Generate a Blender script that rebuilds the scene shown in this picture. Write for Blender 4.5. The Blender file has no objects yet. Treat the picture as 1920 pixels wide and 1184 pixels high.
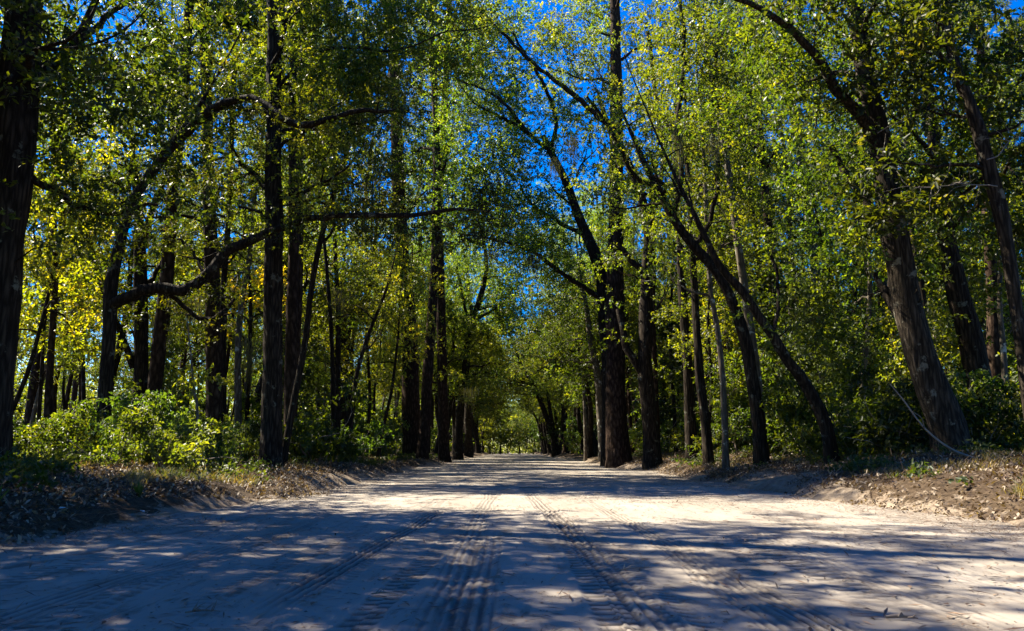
import bpy, math
import numpy as np

# ------------------------------------------------------------------ camera, sky, sun, exposure
S = bpy.context.scene
F, CX, CY, HORIZON, CAMH = 1440.0, 960.0, 592.0, 845.0, 0.8
PITCH = math.atan((HORIZON - CY) / F)
cam_d = bpy.data.cameras.new('camera'); cam = bpy.data.objects.new('camera', cam_d)
S.collection.objects.link(cam); S.camera = cam
cam_d.sensor_width = 36; cam_d.lens = 36 * F / 1920; cam_d.clip_end = 2000; cam_d.clip_start = 0.05
cam.location = (0, 0, CAMH); cam.rotation_euler = (math.pi / 2 + PITCH, 0, 0)

SUN_EL, SUN_AZ = math.radians(48), math.radians(-64)     # azimuth from +Y (ahead), negative = left
sund = (math.cos(SUN_EL) * math.sin(SUN_AZ), math.cos(SUN_EL) * math.cos(SUN_AZ), math.sin(SUN_EL))
W = bpy.data.worlds.new('World'); S.world = W; W.use_nodes = True
nt = W.node_tree; nt.nodes.clear()
sky = nt.nodes.new('ShaderNodeTexSky'); sky.sky_type = 'NISHITA'; sky.sun_disc = False
sky.sun_elevation = SUN_EL; sky.sun_rotation = SUN_AZ; sky.air_density = 1.0; sky.dust_density = 0.3; sky.ozone_density = 3.0
hs = nt.nodes.new('ShaderNodeHueSaturation'); hs.inputs['Saturation'].default_value = 1.8; hs.inputs['Value'].default_value = 1.0; hs.inputs['Hue'].default_value = 0.519
bg = nt.nodes.new('ShaderNodeBackground'); bg.inputs['Strength'].default_value = 0.062
wo = nt.nodes.new('ShaderNodeOutputWorld')
nt.links.new(sky.outputs[0], hs.inputs['Color']); nt.links.new(hs.outputs[0], bg.inputs[0]); nt.links.new(bg.outputs[0], wo.inputs[0])
sl = bpy.data.lights.new('sun', 'SUN'); sl.energy = 5.0; sl.angle = math.radians(0.5); sl.color = (1.0, 0.91, 0.74)
so = bpy.data.objects.new('sun', sl); S.collection.objects.link(so)
from mathutils import Vector
so.rotation_euler = Vector(sund).to_track_quat('Z', 'Y').to_euler(); so.location = (-30, 10, 30)
S.view_settings.view_transform = 'Standard'; S.view_settings.look = 'None'
S.view_settings.exposure = 2.2; S.view_settings.gamma = 1.0
S.render.engine = 'CYCLES'
cy = S.cycles
cy.max_bounces = 2; cy.diffuse_bounces = 1; cy.glossy_bounces = 1; cy.transmission_bounces = 1; cy.transparent_max_bounces = 4
cy.use_denoising = True; cy.denoiser = 'OPENIMAGEDENOISE'; cy.denoising_input_passes = 'RGB_ALBEDO_NORMAL'; cy.denoising_prefilter = 'ACCURATE'; cy.sample_clamp_indirect = 4.0
cy.caustics_reflective = False; cy.caustics_refractive = False

# ------------------------------------------------------------------ helpers
R = np.random.default_rng(7)
def P(px, py, Y):
    """world point seen at photo pixel (px,py) on the plane y=Y"""
    u = (px - CX) / F; v = (CY - py) / F
    dy = math.cos(PITCH) - v * math.sin(PITCH); dz = math.sin(PITCH) + v * math.cos(PITCH)
    t = Y / dy
    return np.array([u * t, Y, CAMH + dz * t])
def hashv(i, j, s):
    h = (i.astype(np.int64) * 374761393 + j.astype(np.int64) * 668265263 + s * 1274126177) & 0xffffffff
    h = ((h ^ (h >> 13)) * 1274126177) & 0xffffffff
    h = (h ^ (h >> 16)) & 0xffff
    return h / 65535.0
def vn(x, y, s=0):
    x = np.asarray(x, float); y = np.asarray(y, float)
    i = np.floor(x); j = np.floor(y); fx = x - i; fy = y - j
    fx = fx * fx * (3 - 2 * fx); fy = fy * fy * (3 - 2 * fy)
    a = hashv(i, j, s); b = hashv(i + 1, j, s); c = hashv(i, j + 1, s); d = hashv(i + 1, j + 1, s)
    return (a * (1 - fx) + b * fx) * (1 - fy) + (c * (1 - fx) + d * fx) * fy - 0.5
def sst(a, b, x):
    t = np.clip((x - a) / (b - a), 0, 1); return t * t * (3 - 2 * t)
def edge_l(y):
    y = np.asarray(y, float); z = y * 0
    return -4.25 + 0.9 * vn(y / 9, z, 1) + 0.5 * vn(y / 2.5, z, 2) + 0.9 * np.exp(-((y - 14.5) / 2.5) ** 2) - 0.6 * np.exp(-((y - 5) / 3) ** 2)
def edge_r(y):
    y = np.asarray(y, float); z = y * 0
    return 4.95 + 0.6 * vn(y / 10, z, 3) + 0.35 * vn(y / 2.3, z, 4)
def road_z(x, y):
    return 0.05 * vn(x / 3.5, y / 5, 5) + 0.035 * vn(x / 2.5, y / 1.6, 6) + 0.014 * vn(x / 0.5, y / 0.7, 7) + 0.0012 * vn(x / .08, y / .1, 8)
def ground_z(x, y):
    x = np.asarray(x, float); y = np.asarray(y, float)
    dr = x - edge_r(y); dl = edge_l(y) - x
    rs = dr > dl
    d = np.where(rs, dr, dl)
    d = d + 0.45 * vn(x / 1.3, y / 1.3, 11) * sst(-0.5, 0.5, d)
    h = -0.09 + sst(-0.25, 1.1, d) * np.where(rs, 0.36, 0.30) + sst(0.4, 4.0, d) * np.where(rs, 0.42, 0.30)
    am = sst(-0.25, 0.5, d)
    h = h + am * (0.17 * vn(x / 1.6, y / 1.9, 12) + 0.09 * vn(x / .55, y / .65, 13) + 0.06 * vn(x / .2, y / .22, 14) + 0.028 * vn(x / .07, y / .07, 15))
    return h + 0.25 * vn(x / 14, y / 14, 16) * sst(5, 15, d)
def top_z(x, y): return np.maximum(ground_z(x, y), road_z(np.asarray(x, float), np.asarray(y, float)))

def mesh(name, verts, faces, mat, smooth=False):
    verts = np.asarray(verts, np.float32).reshape(-1, 3); faces = np.asarray(faces, np.int32)
    m = bpy.data.meshes.new(name); k = faces.shape[1]; n = len(faces)
    m.vertices.add(len(verts)); m.vertices.foreach_set('co', verts.ravel())
    m.loops.add(n * k); m.loops.foreach_set('vertex_index', faces.ravel())
    m.polygons.add(n); m.polygons.foreach_set('loop_start', np.arange(n, dtype=np.int32) * k)
    if smooth: m.polygons.foreach_set('use_smooth', np.ones(n, bool))
    m.materials.append(mat); m.update(calc_edges=True)
    return m
def link(name, data, parent=None, **kw):
    o = bpy.data.objects.new(name, data); S.collection.objects.link(o)
    if parent: o.parent = parent
    for k, v in kw.items():
        if v is not None: o[k] = v
    return o

# ------------------------------------------------------------------ materials
def newmat(name):
    m = bpy.data.materials.new(name); m.use_nodes = True
    t = m.node_tree; t.nodes.clear()
    return m, t, t.nodes.new('ShaderNodeOutputMaterial')
def N(t, typ, **kw):
    n = t.nodes.new(typ)
    for k, v in kw.items():
        if k in n.inputs: n.inputs[k].default_value = v
        else: setattr(n, k, v)
    return n
def ramp(t, src, stops):
    r = t.nodes.new('ShaderNodeValToRGB'); e = r.color_ramp.elements
    e[0].position, e[0].color = stops[0][0], (*stops[0][1], 1); e[1].position, e[1].color = stops[-1][0], (*stops[-1][1], 1)
    for p, c in stops[1:-1]:
        x = e.new(p); x.color = (*c, 1)
    t.links.new(src, r.inputs[0]); return r.outputs[0]
def leafmat(name, cols, trans=0.45, tmul=2.6, rough=0.48, ovar=0.028, rnd=.4):
    m, t, out = newmat(name)
    g = N(t, 'ShaderNodeNewGeometry'); oi = N(t, 'ShaderNodeObjectInfo')
    tc = N(t, 'ShaderNodeTexCoord'); nz = N(t, 'ShaderNodeTexNoise'); nz.inputs['Scale'].default_value = .8; nz.inputs['Detail'].default_value = 3
    t.links.new(tc.outputs['Object'], nz.inputs[0]); sp = N(t, 'ShaderNodeMapRange'); sp.inputs['From Min'].default_value = .3; sp.inputs['From Max'].default_value = .7; t.links.new(nz.outputs[0], sp.inputs['Value'])
    mf = N(t, 'ShaderNodeMix'); mf.inputs[0].default_value = rnd; t.links.new(sp.outputs[0], mf.inputs[2]); t.links.new(g.outputs['Random Per Island'], mf.inputs[3])
    c = ramp(t, mf.outputs[0], cols)
    mr = N(t, 'ShaderNodeMapRange'); mr.inputs['To Min'].default_value = 0.5 - ovar * .6; mr.inputs['To Max'].default_value = 0.5 + ovar * .8
    t.links.new(oi.outputs['Random'], mr.inputs['Value'])
    h = N(t, 'ShaderNodeHueSaturation'); t.links.new(mr.outputs[0], h.inputs['Hue'])
    wn = N(t, 'ShaderNodeTexWhiteNoise', noise_dimensions='1D'); t.links.new(oi.outputs['Random'], wn.inputs['W'])
    mv = N(t, 'ShaderNodeMapRange'); mv.inputs['To Min'].default_value = .42 if ovar else 1; mv.inputs['To Max'].default_value = 1.4 if ovar else 1
    t.links.new(wn.outputs['Value'], mv.inputs['Value']); t.links.new(mv.outputs[0], h.inputs['Value']); t.links.new(c, h.inputs['Color'])
    p = N(t, 'ShaderNodeBsdfPrincipled'); p.inputs['Roughness'].default_value = rough; p.inputs['Specular IOR Level'].default_value = 0.28
    h2 = N(t, 'ShaderNodeHueSaturation'); h2.inputs['Saturation'].default_value = .8; t.links.new(h.outputs[0], h2.inputs['Color']); t.links.new(h2.outputs[0], p.inputs['Base Color'])
    mx = N(t, 'ShaderNodeMix', data_type='RGBA', blend_type='MULTIPLY'); mx.inputs[0].default_value = 1
    t.links.new(h.outputs[0], mx.inputs[6]); mx.inputs[7].default_value = (1.66 * tmul, 1.42 * tmul, 0.24 * tmul, 1)
    tr = N(t, 'ShaderNodeBsdfTranslucent'); t.links.new(mx.outputs[2], tr.inputs['Color'])
    ms = N(t, 'ShaderNodeMixShader'); ms.inputs[0].default_value = trans
    t.links.new(p.outputs[0], ms.inputs[1]); t.links.new(tr.outputs[0], ms.inputs[2]); t.links.new(ms.outputs[0], out.inputs[0])
    return m
M = {}
M['oak_leaf'] = leafmat('oak_leaf', [(0, (.012, .025, .005)), (.4, (.036, .060, .008)), (.75, (.092, .115, .011)), (1, (.20, .19, .018))])
M['maple_leaf'] = leafmat('maple_leaf', [(0, (.07, .105, .010)), (.6, (.13, .16, .013)), (1, (.26, .22, .02))], trans=.55, tmul=1.9)
M['gold_leaf'] = leafmat('gold_leaf', [(0, (.20, .18, .012)), (.6, (.30, .25, .015)), (1, (.36, .28, .02))], trans=.55, tmul=1.9, ovar=.02)
M['shrub_leaf'] = leafmat('shrub_leaf', [(0, (.025, .055, .01)), (.5, (.05, .08, .013)), (.9, (.10, .125, .02)), (1, (.2, .14, .04))], trans=.42, tmul=1.9)
M['needle'] = leafmat('needle', [(0, (.05, .09, .015)), (.7, (.09, .14, .02)), (1, (.2, .17, .04))], trans=.35, rough=.5)
M['grass'] = leafmat('grass_blade', [(0, (.06, .11, .015)), (.35, (.11, .13, .03)), (.6, (.26, .20, .09)), (1, (.34, .26, .13))], trans=.4, tmul=1.3, rough=.5)
M['litter'] = leafmat('litter_leaf', [(0, (.04, .022, .012)), (.35, (.07, .042, .024)), (.7, (.16, .11, .065)), (1, (.36, .28, .18))], trans=.15, tmul=1, rough=.6, ovar=0, rnd=.9)
M['straw'] = leafmat('pine_straw', [(0, (.03, .016, .01)), (.6, (.11, .055, .028)), (1, (.30, .18, .09))], trans=.1, tmul=1, rough=.6, ovar=0, rnd=.9)
M['moss'] = leafmat('spanish_moss', [(0, (.06, .07, .045)), (1, (.13, .14, .10))], trans=.4, tmul=.9, rough=.8, ovar=.01)
def simple(name, col, rough=.7, var=.3, scale=6):
    m, t, out = newmat(name)
    tc = N(t, 'ShaderNodeTexCoord'); nz = N(t, 'ShaderNodeTexNoise'); nz.inputs['Scale'].default_value = scale; nz.inputs['Detail'].default_value = 5
    t.links.new(tc.outputs['Object'], nz.inputs[0])
    c = ramp(t, nz.outputs[0], [(.25, tuple(v * (1 - var) for v in col)), (.75, tuple(v * (1 + var) for v in col))])
    p = N(t, 'ShaderNodeBsdfPrincipled'); p.inputs['Roughness'].default_value = rough; t.links.new(c, p.inputs['Base Color'])
    t.links.new(p.outputs[0], out.inputs[0]); return m
def barkmat(name, cols, lichen=(.10, .10, .075), lich=.62, zs=2.2, xs=16, plate=False, bump=.9):
    m, t, out = newmat(name)
    tc = N(t, 'ShaderNodeTexCoord'); mp = N(t, 'ShaderNodeMapping'); mp.inputs['Scale'].default_value = (xs, xs, zs)
    t.links.new(tc.outputs['Object'], mp.inputs[0])
    nz = N(t, 'ShaderNodeTexNoise'); nz.inputs['Scale'].default_value = 1; nz.inputs['Detail'].default_value = 6; nz.inputs['Roughness'].default_value = .65
    t.links.new(mp.outputs[0], nz.inputs[0])
    vo = N(t, 'ShaderNodeTexVoronoi'); vo.feature = 'DISTANCE_TO_EDGE'; vo.inputs['Scale'].default_value = .6 if plate else .9
    t.links.new(mp.outputs[0], vo.inputs[0])
    ad = N(t, 'ShaderNodeMath', operation='MULTIPLY_ADD'); t.links.new(vo.outputs[0], ad.inputs[0]); ad.inputs[1].default_value = .9; t.links.new(nz.outputs[0], ad.inputs[2])
    c = ramp(t, ad.outputs[0], cols)
    n2 = N(t, 'ShaderNodeTexNoise'); n2.inputs['Scale'].default_value = 3.2; n2.inputs['Detail'].default_value = 7; n2.inputs['Roughness'].default_value = .7
    t.links.new(tc.outputs['Object'], n2.inputs[0])
    lr = ramp(t, n2.outputs[0], [(lich - .03, (0, 0, 0)), (lich + .03, (1, 1, 1))])
    mx = N(t, 'ShaderNodeMix', data_type='RGBA'); t.links.new(lr, mx.inputs[0]); t.links.new(c, mx.inputs[6]); mx.inputs[7].default_value = (*lichen, 1)
    p = N(t, 'ShaderNodeBsdfPrincipled'); p.inputs['Roughness'].default_value = .9; p.inputs['Specular IOR Level'].default_value = .06
    t.links.new(mx.outputs[2], p.inputs['Base Color'])
    b = N(t, 'ShaderNodeBump'); b.inputs['Strength'].default_value = bump; b.inputs['Distance'].default_value = .03
    t.links.new(ad.outputs[0], b.inputs['Height']); t.links.new(b.outputs[0], p.inputs['Normal'])
    t.links.new(p.outputs[0], out.inputs[0]); return m
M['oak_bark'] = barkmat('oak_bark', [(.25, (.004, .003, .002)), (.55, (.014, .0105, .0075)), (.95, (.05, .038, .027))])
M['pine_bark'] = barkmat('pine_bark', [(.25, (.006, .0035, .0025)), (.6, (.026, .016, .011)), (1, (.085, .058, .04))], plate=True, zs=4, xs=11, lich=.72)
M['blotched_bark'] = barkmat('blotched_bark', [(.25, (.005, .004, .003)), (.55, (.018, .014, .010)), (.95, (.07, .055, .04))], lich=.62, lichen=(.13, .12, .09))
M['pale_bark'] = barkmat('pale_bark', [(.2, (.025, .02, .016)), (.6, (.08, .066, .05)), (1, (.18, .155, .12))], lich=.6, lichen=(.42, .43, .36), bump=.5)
M['twig'] = simple('dead_twig', (.16, .12, .09))
M['pale_twig'] = simple('pale_dead_wood', (.17, .14, .11))
M['blue'] = simple('blue_plastic', (.02, .09, .65), .35, .1)
M['palew'] = simple('pale_litter', (.45, .55, .6), .4, .15)

def sand(name):
    m, t, out = newmat(name)
    tc = N(t, 'ShaderNodeTexCoord')
    def nz(scale, sc=(1, 1, 1), det=6, ro=.6):
        mp = N(t, 'ShaderNodeMapping'); mp.inputs['Scale'].default_value = sc; t.links.new(tc.outputs['Object'], mp.inputs[0])
        n = N(t, 'ShaderNodeTexNoise'); n.inputs['Scale'].default_value = scale; n.inputs['Detail'].default_value = det; n.inputs['Roughness'].default_value = ro
        t.links.new(mp.outputs[0], n.inputs[0]); return n.outputs[0]
    big = nz(.8, (1, .35, 1)); c = ramp(t, big, [(.3, (.20, .172, .14)), (.7, (.29, .255, .215))])
    fine = nz(45, (1, .6, 1), 4, .7); fc = ramp(t, fine, [(.24, (.6, .55, .5)), (.32, (1, 1, 1))])
    m1 = N(t, 'ShaderNodeMix', data_type='RGBA', blend_type='MULTIPLY'); m1.inputs[0].default_value = .7
    t.links.new(c, m1.inputs[6]); t.links.new(fc, m1.inputs[7])
    st = nz(5, (1, .22, 1), 8, .75); sc_ = ramp(t, st, [(.34, (.30, .20, .13)), (.47, (1, 1, 1))])
    m2 = N(t, 'ShaderNodeMix', data_type='RGBA', blend_type='MULTIPLY'); m2.inputs[0].default_value = .55
    t.links.new(m1.outputs[2], m2.inputs[6]); t.links.new(sc_, m2.inputs[7])
    p = N(t, 'ShaderNodeBsdfPrincipled'); p.inputs['Roughness'].default_value = .95; p.inputs['Specular IOR Level'].default_value = .1
    pa = N(t, 'ShaderNodeAttribute', attribute_name='groove_shade'); pm = N(t, 'ShaderNodeMath', operation='MULTIPLY'); t.links.new(pa.outputs['Fac'], pm.inputs[0]); pm.inputs[1].default_value = .8
    m3 = N(t, 'ShaderNodeMix', data_type='RGBA'); t.links.new(pm.outputs[0], m3.inputs[0]); t.links.new(m2.outputs[2], m3.inputs[6]); m3.inputs[7].default_value = (.055, .045, .04, 1)  # shade of the tread grooves painted dark into the sand colour
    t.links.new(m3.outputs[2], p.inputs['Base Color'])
    b = N(t, 'ShaderNodeBump'); b.inputs['Strength'].default_value = .3; b.inputs['Distance'].default_value = .006
    t.links.new(nz(25, (1, 1, 1), 8, .8), b.inputs['Height']); t.links.new(b.outputs[0], p.inputs['Normal'])
    t.links.new(p.outputs[0], out.inputs[0]); return m
M['sand'] = sand('sand')
def soil(name):
    m, t, out = newmat(name)
    tc = N(t, 'ShaderNodeTexCoord'); at = N(t, 'ShaderNodeAttribute', attribute_name='bare')
    def nz(scale, det=6, ro=.65):
        n = N(t, 'ShaderNodeTexNoise'); n.inputs['Scale'].default_value = scale; n.inputs['Detail'].default_value = det; n.inputs['Roughness'].default_value = ro
        t.links.new(tc.outputs['Object'], n.inputs[0]); return n.outputs[0]
    lit = ramp(t, nz(14, 8, .8), [(.3, (.012, .009, .006)), (.5, (.05, .034, .021)), (.7, (.11, .078, .05))])
    sd = ramp(t, nz(6, 8, .7), [(.3, (.10, .072, .05)), (.6, (.22, .175, .13))])
    ad = N(t, 'ShaderNodeMath', operation='ADD'); t.links.new(at.outputs['Fac'], ad.inputs[0]); t.links.new(nz(2.6, 8, .75), ad.inputs[1])
    f = ramp(t, ad.outputs[0], [(.95, (0, 0, 0)), (1.10, (1, 1, 1))])
    mx = N(t, 'ShaderNodeMix', data_type='RGBA'); t.links.new(f, mx.inputs[0]); t.links.new(lit, mx.inputs[6]); t.links.new(sd, mx.inputs[7])
    p = N(t, 'ShaderNodeBsdfPrincipled'); p.inputs['Roughness'].default_value = .95; p.inputs['Specular IOR Level'].default_value = .1
    t.links.new(mx.outputs[2], p.inputs['Base Color'])
    b = N(t, 'ShaderNodeBump'); b.inputs['Strength'].default_value = .7; b.inputs['Distance'].default_value = .03
    t.links.new(nz(12, 9, .8), b.inputs['Height']); t.links.new(b.outputs[0], p.inputs['Normal'])
    t.links.new(p.outputs[0], out.inputs[0]); return m
M['soil'] = soil('forest_soil')

# ------------------------------------------------------------------ ground and road
def grid(xs, ys, zf):
    X, Y = np.meshgrid(xs, ys); Z = zf(X, Y)
    v = np.stack([X, Y, Z], -1).reshape(-1, 3); nx, ny = len(xs), len(ys)
    i = (np.arange(ny - 1)[:, None] * nx + np.arange(nx - 1)[None]).ravel()
    return v, np.stack([i, i + 1, i + nx + 1, i + nx], -1)
def steps(a, b, s0, g):
    o = [a]; s = s0
    while o[-1] < b: o.append(o[-1] + s); s *= g
    return np.array(o)
xs = np.concatenate([-steps(9.5, 260, .3, 1.09)[::-1], np.arange(-9.4, -3.0, .06), np.arange(-3, 4, .5), np.arange(4, 10.5, .06), steps(10.6, 260, .3, 1.09)])
ys = np.concatenate([-steps(2, 120, .4, 1.12)[::-1], np.arange(-1.9, 3, .2), np.arange(3, 14, .06), steps(14.05, 420, .08, 1.022)])
v, f = grid(xs, ys, ground_z)
gm = mesh('ground', v, f, M['soil'], True)
d = np.where(v[:, 0] > 0, v[:, 0] - edge_r(v[:, 1]), edge_l(v[:, 1]) - v[:, 0])
bare = np.clip(.80 - sst(-.1, .9, d) * .42 - sst(.8, 2.0, d) * .38, 0, 1) + .25 * vn(v[:, 0] / 1.5, v[:, 1] / 3, 44) * (d < 3)
bare = bare + .16 * np.exp(-((v[:, 1] - 10.8) / 1.6) ** 2 - ((v[:, 0] - 6.1) / .55) ** 2) + .3 * np.exp(-((v[:, 1] - 17) / 2.6) ** 2 - ((v[:, 0] - 5.9) / .6) ** 2)
bare = np.where(d > 4, 0, bare)
at = gm.attributes.new('bare', 'FLOAT', 'POINT'); at.data.foreach_set('value', bare.astype(np.float32))
link('ground', gm, kind='structure')

rt = np.random.default_rng(12)
TRACKS = [(.42, .010, .24, 'bar', .95), (-.42, .008, .24, 'rib', .5), (.86, -.012, .22, 'lug', .6), (-.95, -.02, .24, 'lug', .7)]
for a in [-3.6, -3.0, -2.65, -2.1, -1.75, -1.35, -.72, -.12, .68, 1.15, 1.5, 1.95, 2.3, 2.9, 3.5]:
    TRACKS.append((a + rt.uniform(-.08, .08), rt.uniform(-.035, .035) - .004 * a, rt.choice([.18, .22, .26]), str(rt.choice(['rib', 'lug', 'bar', 'rib'])), rt.uniform(.45, .9)))
GROOVE_SHADE = {}  # mask for the painted shade inside the tyre grooves
def road_fine(x, y):
    z = road_z(x, y); pr = z * 0
    for k, (a, b, w, kind, s) in enumerate(TRACKS):
        c = a + b * y + .05 * np.sin(y * .35 + k)
        u = (x - c) / (w / 2); u = u + .22 * vn(x / .3, y / .45, 90 + k); inside = 1 - sst(.82, 1.08, np.abs(u))
        fade = np.clip(.6 + 2.2 * vn(x / 1.5, y / 3.0, 20 + k), 0, 1) * (1 - sst(11, 18, y)) * s
        if kind == 'rib': p = sst(.35, .75, .5 + .5 * np.cos(u * math.pi * 4))
        elif kind == 'bar': p = sst(-.1, .3, np.sin(y * 2 * math.pi / .12 + np.where(u > 0, 0, 2.2))) * (1 - sst(.75, .9, np.abs(u)) * .3)
        else: p = sst(-.2, .3, np.sin(y * 2 * math.pi / .10 + np.abs(u) * 4)) * (np.abs(u) > .12)
        z = z - (1 if kind == 'rib' else .6) * inside * fade * (.004 + .021 * p * (.6 + .8 * np.abs(vn(x / .1, y / .12, 50 + k))))
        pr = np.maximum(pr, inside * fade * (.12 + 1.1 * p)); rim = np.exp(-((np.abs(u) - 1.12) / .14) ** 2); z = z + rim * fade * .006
    # small pits and clods
    z = z - .006 * sst(.38, .46, vn(x / .05, y / .035, 70)) * (vn(x / .8, y / .8, 71) > .1) + .008 * sst(.40, .47, vn(x / .04, y / .04, 72)) * (vn(x / 1.1, y / .9, 73) > .08)
    GROOVE_SHADE['v'] = np.clip(pr, 0, 1); return z
rx = np.concatenate([np.arange(-6.4, -3.2, .05), np.arange(-3.2, 3.4, .0125), np.arange(3.4, 6.8, .05)])
ry = np.concatenate([np.arange(-6, 2.6, .15), np.arange(2.6, 9, .0125), steps(9, 380, .013, 1.017)])
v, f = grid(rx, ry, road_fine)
rm_ = mesh('road', v, f, M['sand'], True); at = rm_.attributes.new('groove_shade', 'FLOAT', 'POINT'); at.data.foreach_set('value', GROOVE_SHADE['v'].ravel().astype(np.float32))
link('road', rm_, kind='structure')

# ------------------------------------------------------------------ tubes and leaves
def cat(pts, step):
    pts = np.asarray(pts, float)
    if len(pts) == 2: pts = np.array([pts[0], (pts[0] + pts[1]) / 2, pts[1]])
    q = np.vstack([2 * pts[0] - pts[1], pts, 2 * pts[-1] - pts[-2]]); out = []
    for i in range(1, len(q) - 2):
        L = np.linalg.norm(q[i + 1, :3] - q[i, :3]); n = max(2, int(L / step))
        t = np.arange(n)[:, None] / n
        out.append(.5 * (2 * q[i] + (q[i + 1] - q[i - 1]) * t + (2 * q[i - 1] - 5 * q[i] + 4 * q[i + 1] - q[i + 2]) * t ** 2 + (3 * q[i] - q[i - 1] - 3 * q[i + 1] + q[i + 2]) * t ** 3))
    out.append(q[-2][None]); return np.vstack(out)
class Geo:
    def __init__(s): s.v = []; s.f = []; s.n = 0
    def add(s, v, f): s.v.append(v); s.f.append(f + s.n); s.n += len(v)
    def mesh(s, name, mat, smooth=False): return mesh(name, np.concatenate(s.v), np.concatenate(s.f), mat, smooth)
def tube(g, pr, sides=6, rough=0.0, seed=0):
    """pr: (n,4) points with radius"""
    pr = np.asarray(pr, float); p = pr[:, :3]; r = pr[:, 3]; n = len(p)
    T = np.gradient(p, axis=0); T /= np.linalg.norm(T, axis=1)[:, None] + 1e-9
    a = np.array([1.0, 0, 0]) if abs(T[0, 0]) < .8 else np.array([0, 1.0, 0])
    Nn = np.zeros_like(p); cur = a
    for i in range(n):
        cur = cur - T[i] * cur.dot(T[i]); cur /= np.linalg.norm(cur) + 1e-9; Nn[i] = cur
    B = np.cross(T, Nn); th = np.arange(sides) * 2 * math.pi / sides
    rr = np.repeat(r[:, None], sides, 1)
    if rough:
        s = np.cumsum(np.r_[0, np.linalg.norm(np.diff(p, axis=0), axis=1)])
        for k, (fa, fs, am) in enumerate([(1.2, .8, .9), (3, 1.3, .6), (7, 3, .45)]):
            rr = rr * (1 + rough * am * (vn(np.cos(th)[None] * fa + 9 + s[:, None] * fs, np.sin(th)[None] * fa + s[:, None] * fs * .2, seed + k)))
    v = p[:, None] + rr[..., None] * (np.cos(th)[None, :, None] * Nn[:, None] + np.sin(th)[None, :, None] * B[:, None])
    v = v.reshape(-1, 3); i = np.arange(n - 1)[:, None] * sides; j = np.arange(sides)[None]; j2 = (j + 1) % sides
    f = np.stack([i + j, i + j2, i + sides + j2, i + sides + j], -1).reshape(-1, 4)
    g.add(v, f)
def norm(a): return a / (np.linalg.norm(a, axis=-1, keepdims=True) + 1e-9)
def leaf_geo(pos, d, nrm, L, Wd, shape='quad'):
    s = norm(np.cross(d, nrm)); nn = np.cross(s, d); L = L[:, None]; Wd = Wd[:, None]; n = len(pos)
    if shape == 'quad':
        v = np.stack([pos, pos + d * L * .45 + s * Wd + nn * Wd * .3, pos + d * L, pos + d * L * .45 - s * Wd + nn * Wd * .3], 1)
        f = np.arange(n * 4).reshape(n, 4)
    else:
        tip = pos + d * L - nn * L * .12
        v = np.stack([pos, pos + d * L * .3 + s * Wd * .9 + nn * Wd * .35, pos + d * L * .68 + s * Wd * .75 + nn * Wd * .3, tip,
                      pos + d * L * .68 - s * Wd * .75 + nn * Wd * .3, pos + d * L * .3 - s * Wd * .9 + nn * Wd * .35], 1)
        b = np.arange(n)[:, None] * 6
        f = np.concatenate([b + np.array([[0, 1, 2, 3]]), b + np.array([[0, 3, 4, 5]])])
    return v.reshape(-1, 3), f
def crown_leaves(rg, C, rad, sprays, per, L, Wd, kind='leaf', shape='quad', flat=.65):
    """C cluster centres; each cluster has sprays (short twigs) carrying leaves along them"""
    k = len(C); rad = np.broadcast_to(rad, (k,))
    o = norm(rg.normal(size=(k, sprays, 3))) * (rg.random((k, sprays, 1)) ** .5)
    o[..., 2] *= flat
    sp = C[:, None] + o * rad[:, None, None]
    sd = norm(o + rg.normal(size=o.shape) * .6 + np.array([0, 0, -.15]))
    if kind == 'needle':
        t = rg.random((k, sprays, per, 1)) * .12
        pos = sp[:, :, None] + sd[:, :, None] * t
        d = norm(rg.normal(size=pos.shape) + sd[:, :, None] * 1.2 + np.array([0, 0, .25]))
    else:
        t = np.linspace(0, 1, per)[None, None, :, None] * (.32 * rad[:, None, None, None] + .08)
        pos = sp[:, :, None] + sd[:, :, None] * t + rg.normal(size=(k, sprays, per, 3)) * .025
        d = norm(sd[:, :, None] * .7 + rg.normal(size=pos.shape) * .75 + np.array([0, 0, -.15]))
    pos = pos.reshape(-1, 3); d = d.reshape(-1, 3); n = len(pos)
    nr = norm(rg.normal(size=(n, 3)) * .75 + np.array([0, 0, 1.0]))
    return leaf_geo(pos, d, nr, L * rg.uniform(.65, 1.25, n), Wd * rg.uniform(.7, 1.2, n), shape)
def twig_links(g, rg, skel, C, rmax=.045, rmin=.006, seed=0):
    """grow a thin curved branch from the existing wood to every cluster"""
    nodes = [skel[:, :3]]; nr = [skel[:, 3]]
    allp = np.concatenate(nodes); allr = np.concatenate(nr)
    D = np.min(np.linalg.norm(C[:, None] - allp[None, ::3], axis=2), axis=1)
    for ci in np.argsort(D):
        c = C[ci]; dd = np.linalg.norm(allp - c, axis=1) + .6 * np.maximum(0, allp[:, 2] - c[2] + .3)
        j = int(np.argmin(dd)); a = allp[j]; L = np.linalg.norm(c - a)
        if L < .15: continue
        r0 = min(allr[j] * .75, rmax, .008 + .011 * L); r0 = max(r0, rmin)
        m = max(3, int(L / .35) + 1); t = np.linspace(0, 1, m)[:, None]
        sag = rg.normal(size=3) * .10 * L; sag[2] = abs(sag[2]) * .8
        path = a + (c - a) * t + np.sin(t * math.pi) * sag + rg.normal(size=(m, 3)) * .03 * L * np.sin(t * math.pi)
        rr = r0 + (rmin - r0) * t[:, 0]
        tube(g, np.c_[path, rr], 4 if r0 < .02 else 5)
        allp = np.vstack([allp, path[1:]]); allr = np.r_[allr, rr[1:]]
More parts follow.
